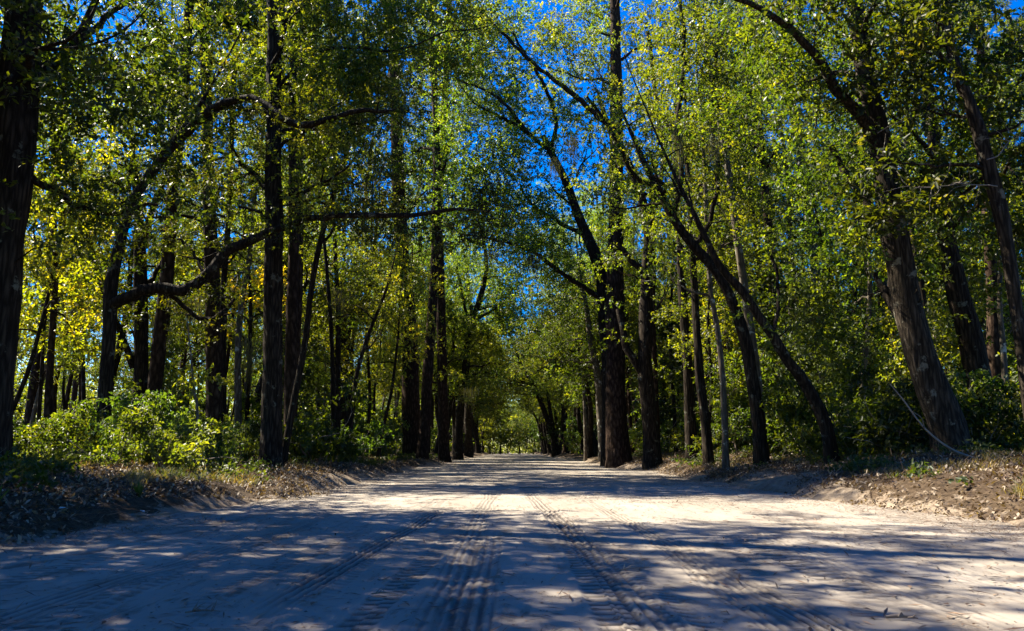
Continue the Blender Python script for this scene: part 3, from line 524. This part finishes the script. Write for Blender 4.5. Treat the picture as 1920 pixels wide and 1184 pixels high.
# ------------------------------------------------------------------ kinds of tree for the woods behind
def proto_tree(kind, seed):
    rg = np.random.default_rng(seed * 31 + 5)
    if kind == 'oak':
        H = rg.uniform(12, 16); t = [np.array([0, 0, -.3, .22])]; d = norm(np.array([rg.normal() * .15, rg.normal() * .15, 1])); p = np.zeros(3); h = H * .62
        for s in range(8):
            d = norm(d + rg.normal(size=3) * .13 + np.array([0, 0, .1])); p = p + d * h / 8; t.append(np.r_[p, .22 * (1 - .65 * (s + 1) / 8)])
        tt = cat(np.array(t), .5); L = auto_limbs(rg, tt, 5.2, H, 12, 5.0, .7, 3); C = clusters(rg, L, 1.45, .5, .3)
        return wood_and_crown('oak_kind', rg, [tt], L, C, 'oak_bark', 'oak_far', 'maple_leaf' if seed == 3 else 'oak_leaf', 9, .15, .4)
    if kind == 'pine':
        H = rg.uniform(21, 26); t = [np.array([0, 0, -.3, .21])]; p = np.zeros(3)
        for s in range(9):
            p = p + norm(np.array([rg.normal() * .03, rg.normal() * .03, 1])) * H / 9; t.append(np.r_[p, .21 * (1 - .85 * ((s + 1) / 9) ** 1.5)])
        tt = cat(np.array(t), .7); L = auto_limbs(rg, tt, H * .45, H - .3, 22, 3.6, .3, 2); C = clusters(rg, L, 2.0, .45, .4)
        return wood_and_crown('pine_kind', rg, [tt], L, C, 'pine_bark', 'pine_far', 'needle', 9, .12, .3)
    if kind == 'slender':
        H = rg.uniform(9, 13); t = [np.array([0, 0, -.3, .085])]; d = norm(np.array([rg.normal() * .12, rg.normal() * .12, 1])); p = np.zeros(3)
        for s in range(8):
            d = norm(d + rg.normal(size=3) * .08 + np.array([0, 0, .05])); p = p + d * H / 8; t.append(np.r_[p, .085 * (1 - .85 * (s + 1) / 8)])
        tt = cat(np.array(t), .5); L = auto_limbs(rg, tt, 3.4, H - .3, 13, 2.2, .5, 2); C = clusters(rg, L, 1.45, .35, .3)
        return wood_and_crown('slender_kind', rg, [tt], L, C, 'pale_bark' if seed % 2 else 'oak_bark', 'oak_far', ['oak_leaf', 'maple_leaf', 'oak_leaf'][seed % 3], 7, .1, .3)
    if kind == 'pole':
        H = rg.uniform(15, 20); t = [np.array([0, 0, -.3, .12])]; d = norm(np.array([rg.normal() * .07, rg.normal() * .07, 1])); p = np.zeros(3)
        for s in range(10):
            d = norm(d + rg.normal(size=3) * .06 + np.array([0, 0, .06])); p = p + d * H / 10; t.append(np.r_[p, .12 * (1 - .7 * (s + 1) / 10)])
        tt = cat(np.array(t), .5); L = auto_limbs(rg, tt, H * .35, H, 11, 2.4, .7, 2); C = clusters(rg, L, 1.2, .4, .4)
        return wood_and_crown('pole_kind', rg, [tt], L, C, ['oak_bark', 'pine_bark', 'pale_bark'][seed % 3], 'oak_far', 'oak_leaf', 9, .16, .3)
    if kind == 'sapling':
        H = rg.uniform(3.2, 5.0); t = [np.array([0, 0, -.2, .03])]; d = norm(np.array([rg.normal() * .15, rg.normal() * .15, 1])); p = np.zeros(3)
        for s in range(6):
            d = norm(d + rg.normal(size=3) * .1 + np.array([0, 0, .05])); p = p + d * H / 6; t.append(np.r_[p, .03 * (1 - .8 * (s + 1) / 6)])
        tt = cat(np.array(t), .3); L = auto_limbs(rg, tt, .6, H, 12, 1.4, .6, 2); C = clusters(rg, L, 2.4, .3, .3)
        return wood_and_crown('sapling_kind', rg, [tt], L, C, 'pale_bark' if seed % 2 else 'twig', 'broad', ['shrub_leaf', 'maple_leaf', 'oak_leaf', 'shrub_leaf'][seed % 4], 6, .1, .2)
    if kind == 'shrub':
        H = rg.uniform(1.2, 1.9); L = []
        for s in range(8):
            a = rg.random() * 6.28; d = norm(np.array([math.cos(a) * .75, math.sin(a) * .75, 1])); p = np.array([math.cos(a), math.sin(a), 0]) * .12; q = [np.r_[p - [0, 0, .15], .012]]; h = H * rg.uniform(.4, 1.25)
            for k in range(5):
                d = norm(d + rg.normal(size=3) * .2); p = p + d * h / 5; q.append(np.r_[p, .011 * (1 - k / 6)])
            L.append(np.array(q))
        C = clusters(rg, L, 3.6, .20, .12)
        return wood_and_crown('shrub_kind', rg, [L[0]], L[1:], C, 'twig', 'shrub', ['shrub_leaf', 'shrub_leaf', 'oak_leaf', 'oak_leaf'][seed % 4], 5, 0, 0)
PROTO = {k: [proto_tree(k, i) for i in range(n)] for k, n in (('oak', 4), ('pine', 3), ('slender', 5), ('shrub', 5), ('sapling', 4), ('pole', 4))}

def plant(kind, i, x, y, s, rz, name, label, cat_, group, lean=(0, 0)):
    wm, cm = PROTO[kind][i % len(PROTO[kind])]
    e = link(name, None); e.location = (x, y, float(ground_z(x, y)) - .02); e.rotation_euler = (lean[0], lean[1], rz); e.scale = (s, s, s * R.uniform(.92, 1.1))
    e['label'] = label; e['category'] = cat_; e['group'] = group
    if wm: link('trunk' if kind != 'shrub' else 'stems', wm, e)
    if cm: link('crown' if kind != 'shrub' else 'foliage', cm, e)
    return e
ZONES = [(-9e9, 110, 'behind the trunk at the left edge'), (110, 230, 'around the bent oak'), (230, 330, 'behind the forking dark oak'), (330, 460, 'behind the dark pine on the left'),
         (460, 570, 'behind the big black roadside oak'), (570, 700, 'around the crooked young oak'), (700, 850, 'behind the close pair of pines'), (850, 960, 'past the curving oak down the left verge'),
         (960, 1070, 'under the far arch on the right verge'), (1070, 1190, 'behind the tallest pine'), (1190, 1270, 'behind the two stemmed oak'), (1270, 1400, 'among the slim trunks of the right verge'),
         (1400, 1500, 'behind the curving leaning oak'), (1500, 1600, 'behind the slanting trunk'), (1600, 1700, 'behind the pale pines on the right'), (1700, 1830, 'behind the massive mottled oak'), (1830, 9e9, 'behind the trunks at the right edge')]
def zone(x, y):
    px = CX + F * x / max(y, .5)
    for a, b, n in ZONES:
        if a <= px < b: return n
DIST = lambda y: 'near' if y < 32 else ('mid distance' if y < 62 else 'far off')
pts = []
def ok(x, y, dmin):
    for (a, b) in pts:
        if (a - x) ** 2 + (b - y) ** 2 < dmin ** 2: return False
    return True
for hx, hy, _, _ in HERO: pts.append(((hx - CX) / F * hy, hy))
def wood(n, y0, y1, dx0, dx1, kinds, dmin, smin=.8, smax=1.15, fr=.72, only=0):
    got = 0; tries = 0
    while got < n and tries < n * 60:
        tries += 1; y = R.uniform(y0, y1); sd = only or (1 if R.random() < .5 else -1)
        x = sd * R.uniform(dx0, dx1)
        if abs(x) > fr * y + 2 or not ok(x, y, dmin) or (x < -9 and R.random() < (.68 if x > -18 else .8)) or (x > 9 and R.random() < .45): continue
        pts.append((x, y)); got += 1; k = kinds[R.integers(len(kinds))]
        nm, wd = {'oak': ('oak_tree', 'leafy oak'), 'pine': ('pine_tree', 'tall pine'), 'slender': ('hardwood_tree', 'slender hardwood'), 'sapling': ('sapling', 'leafy sapling'), 'pole': ('slim_tree', 'slim long stemmed tree')}[k]
        plant(k, int(R.integers(9)), x, y, R.uniform(smin, smax), R.uniform(0, 6.28), nm, f'{DIST(y)} {wd} {zone(x, y)}', 'tree', f'{wd}s in the woods {zone(x, y)}', (R.normal() * .03, R.normal() * .04))
wood(9, 19, 28, 7.2, 18, ['sapling'], 1.2, .8, 1.2, .72, 1)
wood(16, 24, 55, 7.5, 36, ['sapling'], 1.6, .9, 1.7)
wood(20, 20, 34, 9.5, 26, ['slender', 'slender', 'oak', 'pine'], 2.2, .8, 1.1)
wood(38, 32, 60, 7.5, 42, ['oak', 'slender', 'pine', 'slender', 'pine'], 2.6)
wood(54, 58, 105, 6.8, 50, ['oak', 'pine', 'oak', 'slender', 'pine'], 3.2)
wood(16, 56, 80, 6.8, 20, ['oak', 'slender', 'oak', 'pine'], 2.0, 1.15, 1.45)
wood(14, 70, 110, 6.3, 16, ['oak', 'pine'], 2.5, 1.3, 1.6)
wood(36, 100, 165, 6.5, 45, ['oak', 'pine', 'oak'], 4.2, 1.0, 1.3)
# roadside oaks arching over the far road
for k, y in enumerate([50, 57, 64, 70, 77, 84, 92, 100, 109, 118, 130, 142, 155]):
    for sd in (-1, 1):
        x = sd * (6.0 + R.uniform(0, 1.0)); yy = y + R.uniform(-3, 3)
        if sd < 0 and y < 58: continue
        plant('oak', int(R.integers(9)), x, yy, R.uniform(.95, 1.1) * (1 + max(0, y - 50) * .007), R.uniform(0, 6.28), 'oak_tree', f'{DIST(yy)} arching oak {zone(x, yy)}', 'tree', f'oaks arching over the far road {zone(x, yy)}', (0, -sd * .22))
for k in range(16):      # the road bends away: trees close its end
    x = -16 + k * 2.2 + R.uniform(-.5, .5); yy = R.uniform(178, 205)
    plant('oak', k, x, yy, 1.1, R.uniform(0, 6.28), 'oak_tree', 'sunlit oak closing the far end of the road', 'tree', 'oaks closing the far end of the road')
for k in range(26):
    x = -19 + k * 1.55 + R.uniform(-.5, .5); plant('sapling', k, x, R.uniform(160, 176), R.uniform(1.5, 2.7), R.uniform(0, 6.28), 'sapling', 'young tree closing the far end of the road', 'sapling', 'young trees closing the far end of the road')
for k in range(12):
    y = 104 + k * 5.5; x = (-1 if k % 2 else 1) * R.uniform(5.6, 7.2)
    plant('oak', k, x, y, R.uniform(1.35, 1.6), R.uniform(0, 6.28), 'oak_tree', f'tall oak of the far arch {zone(x, y)}', 'tree', f'tall oaks of the far arch {zone(x, y)}', (0, -.16 * np.sign(x)))
for k in range(20):
    sd = -1 if k % 2 else 1; x = sd * R.uniform(6.5, 16); y = -4 - k * 1.7
    plant(['oak', 'slender', 'oak', 'pine'][k % 4], k, x, y, R.uniform(.9, 1.1), R.uniform(0, 6.28), 'roadside_tree', 'tree behind the photographer outside the view', 'tree', 'trees behind the photographer')
wood(52, 21, 60, 6.4, 24, ['pole'], 1.2, .75, 1.2)
wood(8, 26, 55, 7, 22, ['slender'], 1.6, .8, 1.3)
wood(14, 24, 44, 6.2, 13, ['slender', 'pine', 'slender'], 1.7, .9, 1.2)
# trees beside and behind the camera on the left: their shade falls on the road
for k, (kd, x, y, s) in enumerate([('oak', -10.5, 8.2, 1.2), ('oak', -11.8, 11.8, 1.2), ('oak', -9.0, 4.0, 1.15), ('oak', -12.5, 1.0, 1.0), ('oak', -15.5, 11.0, 1.05), ('pine', -15, 6.0, 1.0), ('oak', -17.5, 3.0, 1.1), ('oak', -9.5, -3.5, 1.0), ('oak', -20, 8, 1.1), ('slender', -8.0, 1.0, 1.0), ('oak', -13.5, 10.5, .8), ('oak', -8.8, 6.4, 1.0), ('oak', -7.5, -1.5, 1.0)]):
    plant(kd, k, x, y, s, k * 1.3, 'oak_tree' if kd == 'oak' else 'roadside_tree', 'tree beside the photographer left of the view', 'tree', 'trees left of the view')

# shrubs along both verges and under the trees
def shrubs(n, y0, y1, dx0, dx1, s0, s1, side=0, dm=.9):
    got = 0; tries = 0
    while got < n and tries < n * 60:
        tries += 1; y = R.uniform(y0, y1); sd = side or (1 if R.random() < .5 else -1)
        x = (edge_l(y) - R.uniform(dx0, dx1)) if sd < 0 else (edge_r(y) + R.uniform(dx0, dx1)); x = float(x)
        if abs(x) > .70 * y + 1 or not ok(x, y, dm): continue
        pts.append((x, y)); got += 1; z = zone(x, y); tall = 'tall' if got % 2 else 'low'; s = R.uniform(s0, s1)
        plant('shrub', int(R.integers(9)), x, y, s, R.uniform(0, 6.28), 'understory_shrub', f'{DIST(y)} leafy shrub {z}', 'shrub', f'leafy shrubs {z}')
shrubs(28, 13, 24, 2.8, 8, .45, .8, -1)
shrubs(34, 16, 26, 3.0, 9, .6, 1.1, 1)
shrubs(50, 24, 44, 2.2, 16, .9, 1.5)
shrubs(40, 40, 75, 2.0, 22, 1.1, 1.9)
shrubs(30, 70, 130, 2.0, 20, 1.3, 2.2)

# distant woods nobody could count
rg = np.random.default_rng(99)
C = []
for _ in range(6500):
    a = rg.uniform(-.78, .78); r = rg.uniform(170, 240); x, y = math.sin(a) * r, math.cos(a) * r
    if abs(x) < 9 and y < 185: continue
    C.append((x, y, rg.uniform(0, 1) ** 1.7 * 17 * (.7 + .6 * (vn(x / 9, y / 9, 3) + .5))))
for _ in range(3000):
    a = rg.uniform(-.74, .74); r = rg.uniform(105, 150); x, y = math.sin(a) * r, math.cos(a) * r
    if abs(x) > 16: C.append((x, y, rg.uniform(0, 1) ** 1.4 * 13 * (.6 + .8 * (vn(x / 7, y / 7, 8) + .5))))
C = np.array(C); v, f = crown_leaves(rg, C, 2.0, 7, 6, .6, .19, 'leaf', 'quad')
link('distant_woods', mesh('distant_woods', v, f, M['oak_leaf']), kind='stuff', label='far wall of forest seen between the trunks', category='woods')

# ------------------------------------------------------------------ grass, leaf litter, straw
def scatter(n, side, y0, y1, d0, d1, pw=1.6):
    y = y0 + (y1 - y0) * rg.random(n) ** pw; dd = rg.uniform(d0, d1, n)
    x = np.where(side < 0, edge_l(y) - dd, edge_r(y) + dd) if np.isscalar(side) else np.where(side < 0, edge_l(y) - dd, edge_r(y) + dd)
    return x, y, dd
def flat_leaves(x, y, L, Wd, lift=.008, tilt=.45, shape='quad'):
    n = len(x); z = top_z(x, y) + lift; a = rg.random(n) * 6.283
    dz = rg.normal(size=n) * tilt; d = norm(np.stack([np.cos(a), np.sin(a), dz], -1)); nr = norm(np.stack([rg.normal(size=n) * tilt, rg.normal(size=n) * tilt, np.ones(n)], -1))
    pos = np.stack([x, y, z + np.maximum(0, -dz) * L], -1)
    return leaf_geo(pos, d, nr, L, Wd, shape)
g = Geo()
for sd in (-1, 1):
    s = np.full(110000, sd); x, y, dd = scatter(110000, s, 3, 55, -.1, 7, 1.8)
    if sd > 0: sandy = np.maximum(np.exp(-((y - 10.8) / 1.6) ** 2 - ((x - 6.1) / .7) ** 2), np.exp(-((y - 17) / 2.6) ** 2 - ((x - 5.9) / .6) ** 2)) * .8
    else: sandy = x * 0
    keep = (rg.random(len(x)) > sandy) & (rg.random(len(x)) < sst(-.2, .7, dd)) & (vn(x / .9, y / 1.4, 33) > -.3 + .3 * (dd < .5)); x, y = x[keep], y[keep]
    g.add(*flat_leaves(x, y, rg.uniform(.03, .095, len(x)), rg.uniform(.007, .022, len(x)), .012, .75))
link('leaf_litter', g.mesh('leaf_litter', M['litter']), kind='stuff', label='brown fallen leaves covering both verges', category='leaf litter')
g = Geo()
n = 42000; y = 2.8 + 22 * rg.random(n) ** 2; x = rg.uniform(-4.6, 5.4, n)
dens = .38 + .8 * sst(.05, .3, vn(x / 1.6, y / 1.1, 60)) + .8 * sst(3.2, 5, np.abs(x))
k = rg.random(n) < dens; x, y = x[k], y[k]; n = len(x)
g.add(*flat_leaves(x, y, rg.choice([.012, .022, .035, .08, .14], n, p=[.33, .25, .2, .13, .09]), rg.uniform(.003, .009, n) * np.where(rg.random(n) < .3, .4, 1), .003, .12))
s = np.where(rg.random(70000) < .5, -1, 1); x, y, dd = scatter(70000, s, 3, 50, -.7, 3.5, 1.8)
kk = vn(x / .7, y / 1.2, 61) > -.15; x, y = x[kk], y[kk]
g.add(*flat_leaves(x, y, rg.uniform(.08, .2, len(x)), rg.uniform(.0015, .003, len(x)), .008, .25))
n = 900; y = 3 + 26 * rg.random(n) ** 1.6; x = np.where(rg.random(n) < .6, np.sign(rg.random(n) - .5) * rg.uniform(2.8, 4.8, n), rg.uniform(-4, 4.6, n))
g.add(*flat_leaves(x, y, rg.uniform(.03, .06, n), rg.uniform(.008, .014, n), .005, .13))
# bare stalks and sticks in the litter
for sd in (-1, 1):
    n = 2600; x, y, dd = scatter(n, np.full(n, sd), 5, 40, .3, 6, 1.5); a = rg.random(n) * 6.283; el = rg.choice([.1, .35, .9], n, p=[.5, .3, .2])
    d = norm(np.stack([np.cos(a), np.sin(a), el], -1)); L = rg.uniform(.12, .5, n); pos = np.stack([x, y, top_z(x, y) + .004], -1)
    g.add(*leaf_geo(pos, d, norm(rg.normal(size=(n, 3))), L, rg.uniform(.002, .005, n)))
link('pine_straw', g.mesh('pine_straw', M['straw']), kind='stuff', label='scattered pine needles and bark bits on the sand road', category='pine straw')
g = Geo()
def tufts(n, side, y0, y1, d0, d1, H, thr, blades=14, pw=1.5):
    x, y, dd = scatter(n, np.full(n, side), y0, y1, d0, d1, pw); k = vn(x / 1.1, y / 1.6, 80 + side) > thr; x, y = x[k], y[k]; n = len(x)
    X = np.repeat(x, blades) + rg.normal(size=n * blades) * .05; Y = np.repeat(y, blades) + rg.normal(size=n * blades) * .05; m = len(X)
    a = rg.random(m) * 6.283; o = rg.uniform(.15, .9, m); d = norm(np.stack([np.cos(a) * o, np.sin(a) * o, np.ones(m)], -1))
    L = H * rg.uniform(.4, 1.1, m); s = norm(np.cross(d, np.array([0, 0, 1.0]) + rg.normal(size=(m, 3)) * .2)); w = rg.uniform(.0025, .005, m)[:, None]
    b = np.stack([X, Y, top_z(X, Y) - .01], -1); mid = b + d * L[:, None] * .55; tip = b + d * L[:, None] + np.stack([np.cos(a), np.sin(a), -o * .6], -1) * L[:, None] * .25
    v = np.stack([b - s * w, b + s * w, mid + s * w, mid - s * w, tip + s * w * .1, tip - s * w * .1], 1).reshape(-1, 3); q = np.arange(m)[:, None] * 6
    g.add(v, np.concatenate([q + np.array([[0, 1, 2, 3]]), q + np.array([[3, 2, 4, 5]])]))
tufts(2200, -1, 6, 40, 1.2, 5, .15, .06); tufts(2600, 1, 6, 40, 1.1, 5.5, .16, .02); tufts(420, 1, 8.2, 12, .9, 2.4, .22, .0, 18); tufts(300, -1, 9, 16, 1.2, 2.8, .2, .08, 18)
link('grass', g.mesh('grass', M['grass']), kind='stuff', label='tufts of dry and green grass along the verges', category='grass')
# low leafy ground cover
g = Geo(); 
for sd in (-1, 1):
    n = 10000; x, y, dd = scatter(n, np.full(n, sd), 6, 60, 1.1, 12, 1.4); k = vn(x / 1.1, y / 1.3, 90) > .14 - .26 * (dd > 3.2); x, y = x[k], y[k]; n = len(x)
    C = np.stack([x, y, top_z(x, y) + .12], -1); v, f = crown_leaves(rg, C, .13, 4, 4, .09, .026, 'leaf', 'six'); g.add(v, f)
link('ground_cover', g.mesh('ground_cover', M['shrub_leaf']), kind='stuff', label='low green seedlings and creepers under the trees', category='ground cover')

# ------------------------------------------------------------------ spanish moss
def moss(px, py, Y, L, Wd, n, label):
    rm = np.random.default_rng(int(px * 7 + py)); g = Geo(); top = P(px, py, Y)
    for _ in range(n):
        p = np.array([rm.normal() * Wd * .4, rm.normal() * Wd * .4, rm.uniform(-.1, .1) * L]); l = L * rm.uniform(.35, 1); m = 7; q = [p]
        for s in range(m): p = p + np.array([rm.normal() * .035, rm.normal() * .035, -l / m]) - np.array([p[0], p[1], 0]) * .07; q.append(p)
        q = np.array(q); w = rm.uniform(.004, .012); a = rm.random() * 3.14; sv = np.array([math.cos(a), math.sin(a), 0]) * w * np.linspace(1, .2, m + 1)[:, None]
        v = np.stack([q - sv, q + sv], 1).reshape(-1, 3); i = np.arange(m) * 2; g.add(v, np.stack([i, i + 1, i + 3, i + 2], -1))
    o = link('spanish_moss', g.mesh('spanish_moss', M['moss'])); o.location = top; o['label'] = label; o['category'] = 'spanish moss'; o['group'] = 'clumps of moss hanging from the branches'
moss(1270, 235, 20.5, 1.6, .30, 120, 'longest grey moss clump, hanging high above the two stemmed oak')
moss(1337, 262, 20.5, .9, .28, 90, 'pale moss clump right of the longest clump')
moss(640, 545, 33, 1.5, .8, 120, 'ragged moss beard left of the crooked young oak')
moss(355, 548, 24, 1.1, .9, 130, 'moss fringe under the long sweeping low limb')
moss(300, 600, 28, 1.6, .7, 110, 'moss beard behind the forking dark oak')
moss(470, 640, 30, 2.2, .8, 120, 'moss curtain left of the big black roadside oak')
moss(1040, 300, 26, 1.0, .3, 70, 'moss tuft under the fork of the leaning oak at centre')
moss(1075, 260, 26, 1.3, .35, 70, 'thin moss strands left of the top of the tallest pine')
moss(920, 470, 26, .9, .5, 80, 'small moss tufts on the low limb over the road')
moss(1000, 480, 25.5, .9, .35, 70, 'moss tuft where the low limb over the road bends')
moss(880, 730, 60, 2.0, 1.0, 80, 'far moss hanging at the left of the tree arch')
moss(1395, 590, 24, 1.2, .4, 80, 'moss strands beside the curving leaning oak')
moss(1600, 640, 34, 2.6, 1.2, 140, 'grey moss curtain glowing left of the pale pines')

# ------------------------------------------------------------------ sticks, sprigs and litter
def sticks(name, x, y, paths, mat, label, cat_, group=None, z=None):
    g = Geo(); z = float(top_z(x, y)) if z is None else z
    for q in paths: tube(g, cat(np.array(q, float), .04), 6, .2, 3)
    o = link(name, g.mesh(name, M[mat], True)); o.location = (x, y, z); o['label'] = label; o['category'] = cat_
    if group: o['group'] = group
def gp(px, py):   # road point under a photo pixel
    Y = CAMH * F / (py - HORIZON); Y *= 1; p = P(px, py, 1.0); t = CAMH / (CAMH - p[2]); return p[0] * t, t
def twigs_at(px, py, L, n, label, mat='twig', sc=1.0, group=None):
    x, y = gp(px, py); r = np.random.default_rng(int(px)); ps = []
    a0 = r.uniform(-.4, .4)
    main = [(-L / 2, 0, .012, .006 * sc), (0, .01, .02, .007 * sc), (L / 2, .02, .012, .003 * sc)]; ps.append([(p[0] * math.cos(a0) - p[1] * math.sin(a0), p[0] * math.sin(a0) + p[1] * math.cos(a0), p[2], p[3]) for p in main])
    for _ in range(n):
        t = r.uniform(-.4, .3) * L; a = a0 + r.choice([-1, 1]) * r.uniform(.4, 1.0); l = L * r.uniform(.15, .4)
        bx, by = t * math.cos(a0), t * math.sin(a0); ps.append([(bx, by, .016, .004 * sc), (bx + l * .5 * math.cos(a), by + l * .5 * math.sin(a), .016 + r.uniform(0, .03), .003 * sc), (bx + l * math.cos(a), by + l * math.sin(a), .012 + r.uniform(0, .06), .0015 * sc)])
    sticks('fallen_twig', x, y, ps, mat, label, 'twig', 'twigs lying on the sand road')
twigs_at(1000, 917, .6, 3, 'small dark forked twig standing alone far out on the road', sc=1.6)
twigs_at(378, 1160, .16, 9, 'dark curly sprig on the sand near the left bottom corner', sc=.7)
twigs_at(1195, 1072, .26, 10, 'tan clump of pine straw in the blue shade right of centre', 'pale_twig', .6)
twigs_at(1692, 1168, .14, 3, 'short stick poking up at the bottom right of the road', sc=1.2)
twigs_at(925, 1092, .12, 1, 'straight tan twig between the two nearest tyre tracks', 'pale_twig', .5)
twigs_at(258, 978, .75, 12, 'tangled dark twigs at the left edge of the road', sc=2.2)
twigs_at(720, 1124, .15, 3, 'pale straw sprig left of the ribbed tyre track', 'pale_twig', .5)
x, y = 7.75, 14.2; z = float(top_z(x, y))
sticks('fallen_branch', x, y, [[(.6, -.2, .05, .02), (.2, -.05, .25, .022), (-.15, .1, .62, .018), (-.45, .2, 1.15, .013), (-.62, .3, 1.45, .006)], [(-.15, .1, .62, .01), (-.3, -.1, .8, .007), (-.55, -.15, .95, .004)]],
       'pale_twig', 'bare pale branch propped against the foot of the mottled oak', 'branch')
x, y = -7.0, 12.0
sticks('fallen_branch', x, y, [[(-.35, .1, .02, .012), (0, 0, .12, .011), (.3, -.1, .28, .006)]], 'twig', 'thin dark stick slanting out of the leaf litter on left bank', 'branch')
# dead bare twigs in front of the right hand trunks
def deadspray(px, py, Y, dx, dz, label):
    r = np.random.default_rng(int(px + py)); ps = []; d = norm(np.array([dx, -.3, dz])); p = np.zeros(3); q = [np.r_[p, .012]]
    for s in range(9):
        d = norm(d + r.normal(size=3) * .16); p = p + d * .22; q.append(np.r_[p, .012 * (1 - s / 10)])
        if s > 0:
            for _ in range(2):
                e = norm(d + r.normal(size=3) * .8); b = p.copy(); w = [np.r_[b, .006]]
                for k in range(4): e = norm(e + r.normal(size=3) * .25); b = b + e * .13; w.append(np.r_[b, .005 * (1 - k / 5)])
                ps.append(w)
    ps.append(q); o = P(px, py, Y); sticks('dead_branch', o[0], o[1], ps, 'pale_twig', label, 'branch', None, o[2])
deadspray(1850, 300, 13.6, 1, -.1, 'bare twiggy dead branch against leaves at the upper right')
deadspray(1870, 350, 13.8, -1, .2, 'tangled bare twigs crossing the blotched trunk')
deadspray(1645, 250, 15.0, .9, .3, 'bare twigs sticking out right of the mottled oak')
def scrap(px, py, Yd, s, mat, label):
    r = np.random.default_rng(int(px)); p = P(px, py, Yd); x, y = p[0], Yd; n = 6
    X, Z = np.meshgrid(np.linspace(-1, 1, n), np.linspace(0, 1, n)); h = r.normal(size=X.shape) * .12
    v = np.stack([X * s * (1 - .3 * Z), h * s, Z * s * .8 + h * s * .5], -1).reshape(-1, 3); i = (np.arange(n - 1)[:, None] * n + np.arange(n - 1)[None]).ravel()
    v2 = v + np.array([0, .004, 0]); f = np.stack([i, i + 1, i + n + 1, i + n], -1)
    o = link('litter_scrap', mesh('litter_scrap', np.vstack([v, v2]), np.vstack([f, f[:, ::-1] + n * n]), M[mat], True)); o.location = (x, y, float(top_z(x, y)) - .01); o.rotation_euler = (-.5, .2, r.uniform(-.5, .5))
    o['label'] = label; o['category'] = 'litter'
scrap(103, 862, 13.5, .07, 'blue', 'bright blue crumpled scrap in the weeds beside the left trunk')
scrap(118, 950, 8.6, .05, 'palew', 'pale bluish crumpled wrapper half buried in left bank litter')
scrap(266, 955, 9.4, .035, 'palew', 'small pale crumpled wrapper beside the tangled twigs')
# strap leaved plants
def strap_plant(px, Y, L, n, label, mat='shrub_leaf'):
    r = np.random.default_rng(int(px)); x = (px - CX) / F * Y; e = link('strap_leaf_plant', None); e.location = (x, Y, float(top_z(x, Y))); e['label'] = label; e['category'] = 'plant'
    g = Geo()
    for _ in range(n):
        a = r.random() * 6.28; o = r.uniform(.15, .7); m = 8; t = np.linspace(0, 1, m)[:, None]; l = L * r.uniform(.6, 1)
        c = np.hstack([math.cos(a) * o * t * l + 0 * t, math.sin(a) * o * t * l, t * l - o * .55 * t ** 2 * l]); s = np.array([-math.sin(a), math.cos(a), 0]) * .017 * np.sin(np.clip(t * .85 + .15, 0, 1) * math.pi)
        v = np.stack([c - s, c + s], 1).reshape(-1, 3); i = np.arange(m - 1) * 2; g.add(v, np.stack([i, i + 1, i + 3, i + 2], -1))
    link('leaves', g.mesh('strap_leaves', M[mat]), e)
strap_plant(322, 15.5, .95, 22, 'upright spiky bright green plant among the shrubs at left')
strap_plant(278, 10.2, .26, 14, 'small dark spiky plant on the left leaf litter bank')
strap_plant(15, 8.0, .32, 16, 'bright green spiky tuft at the left edge of the photo')
strap_plant(1700, 12.6, .3, 22, 'small green tuft on the right bank below the mottled oak')
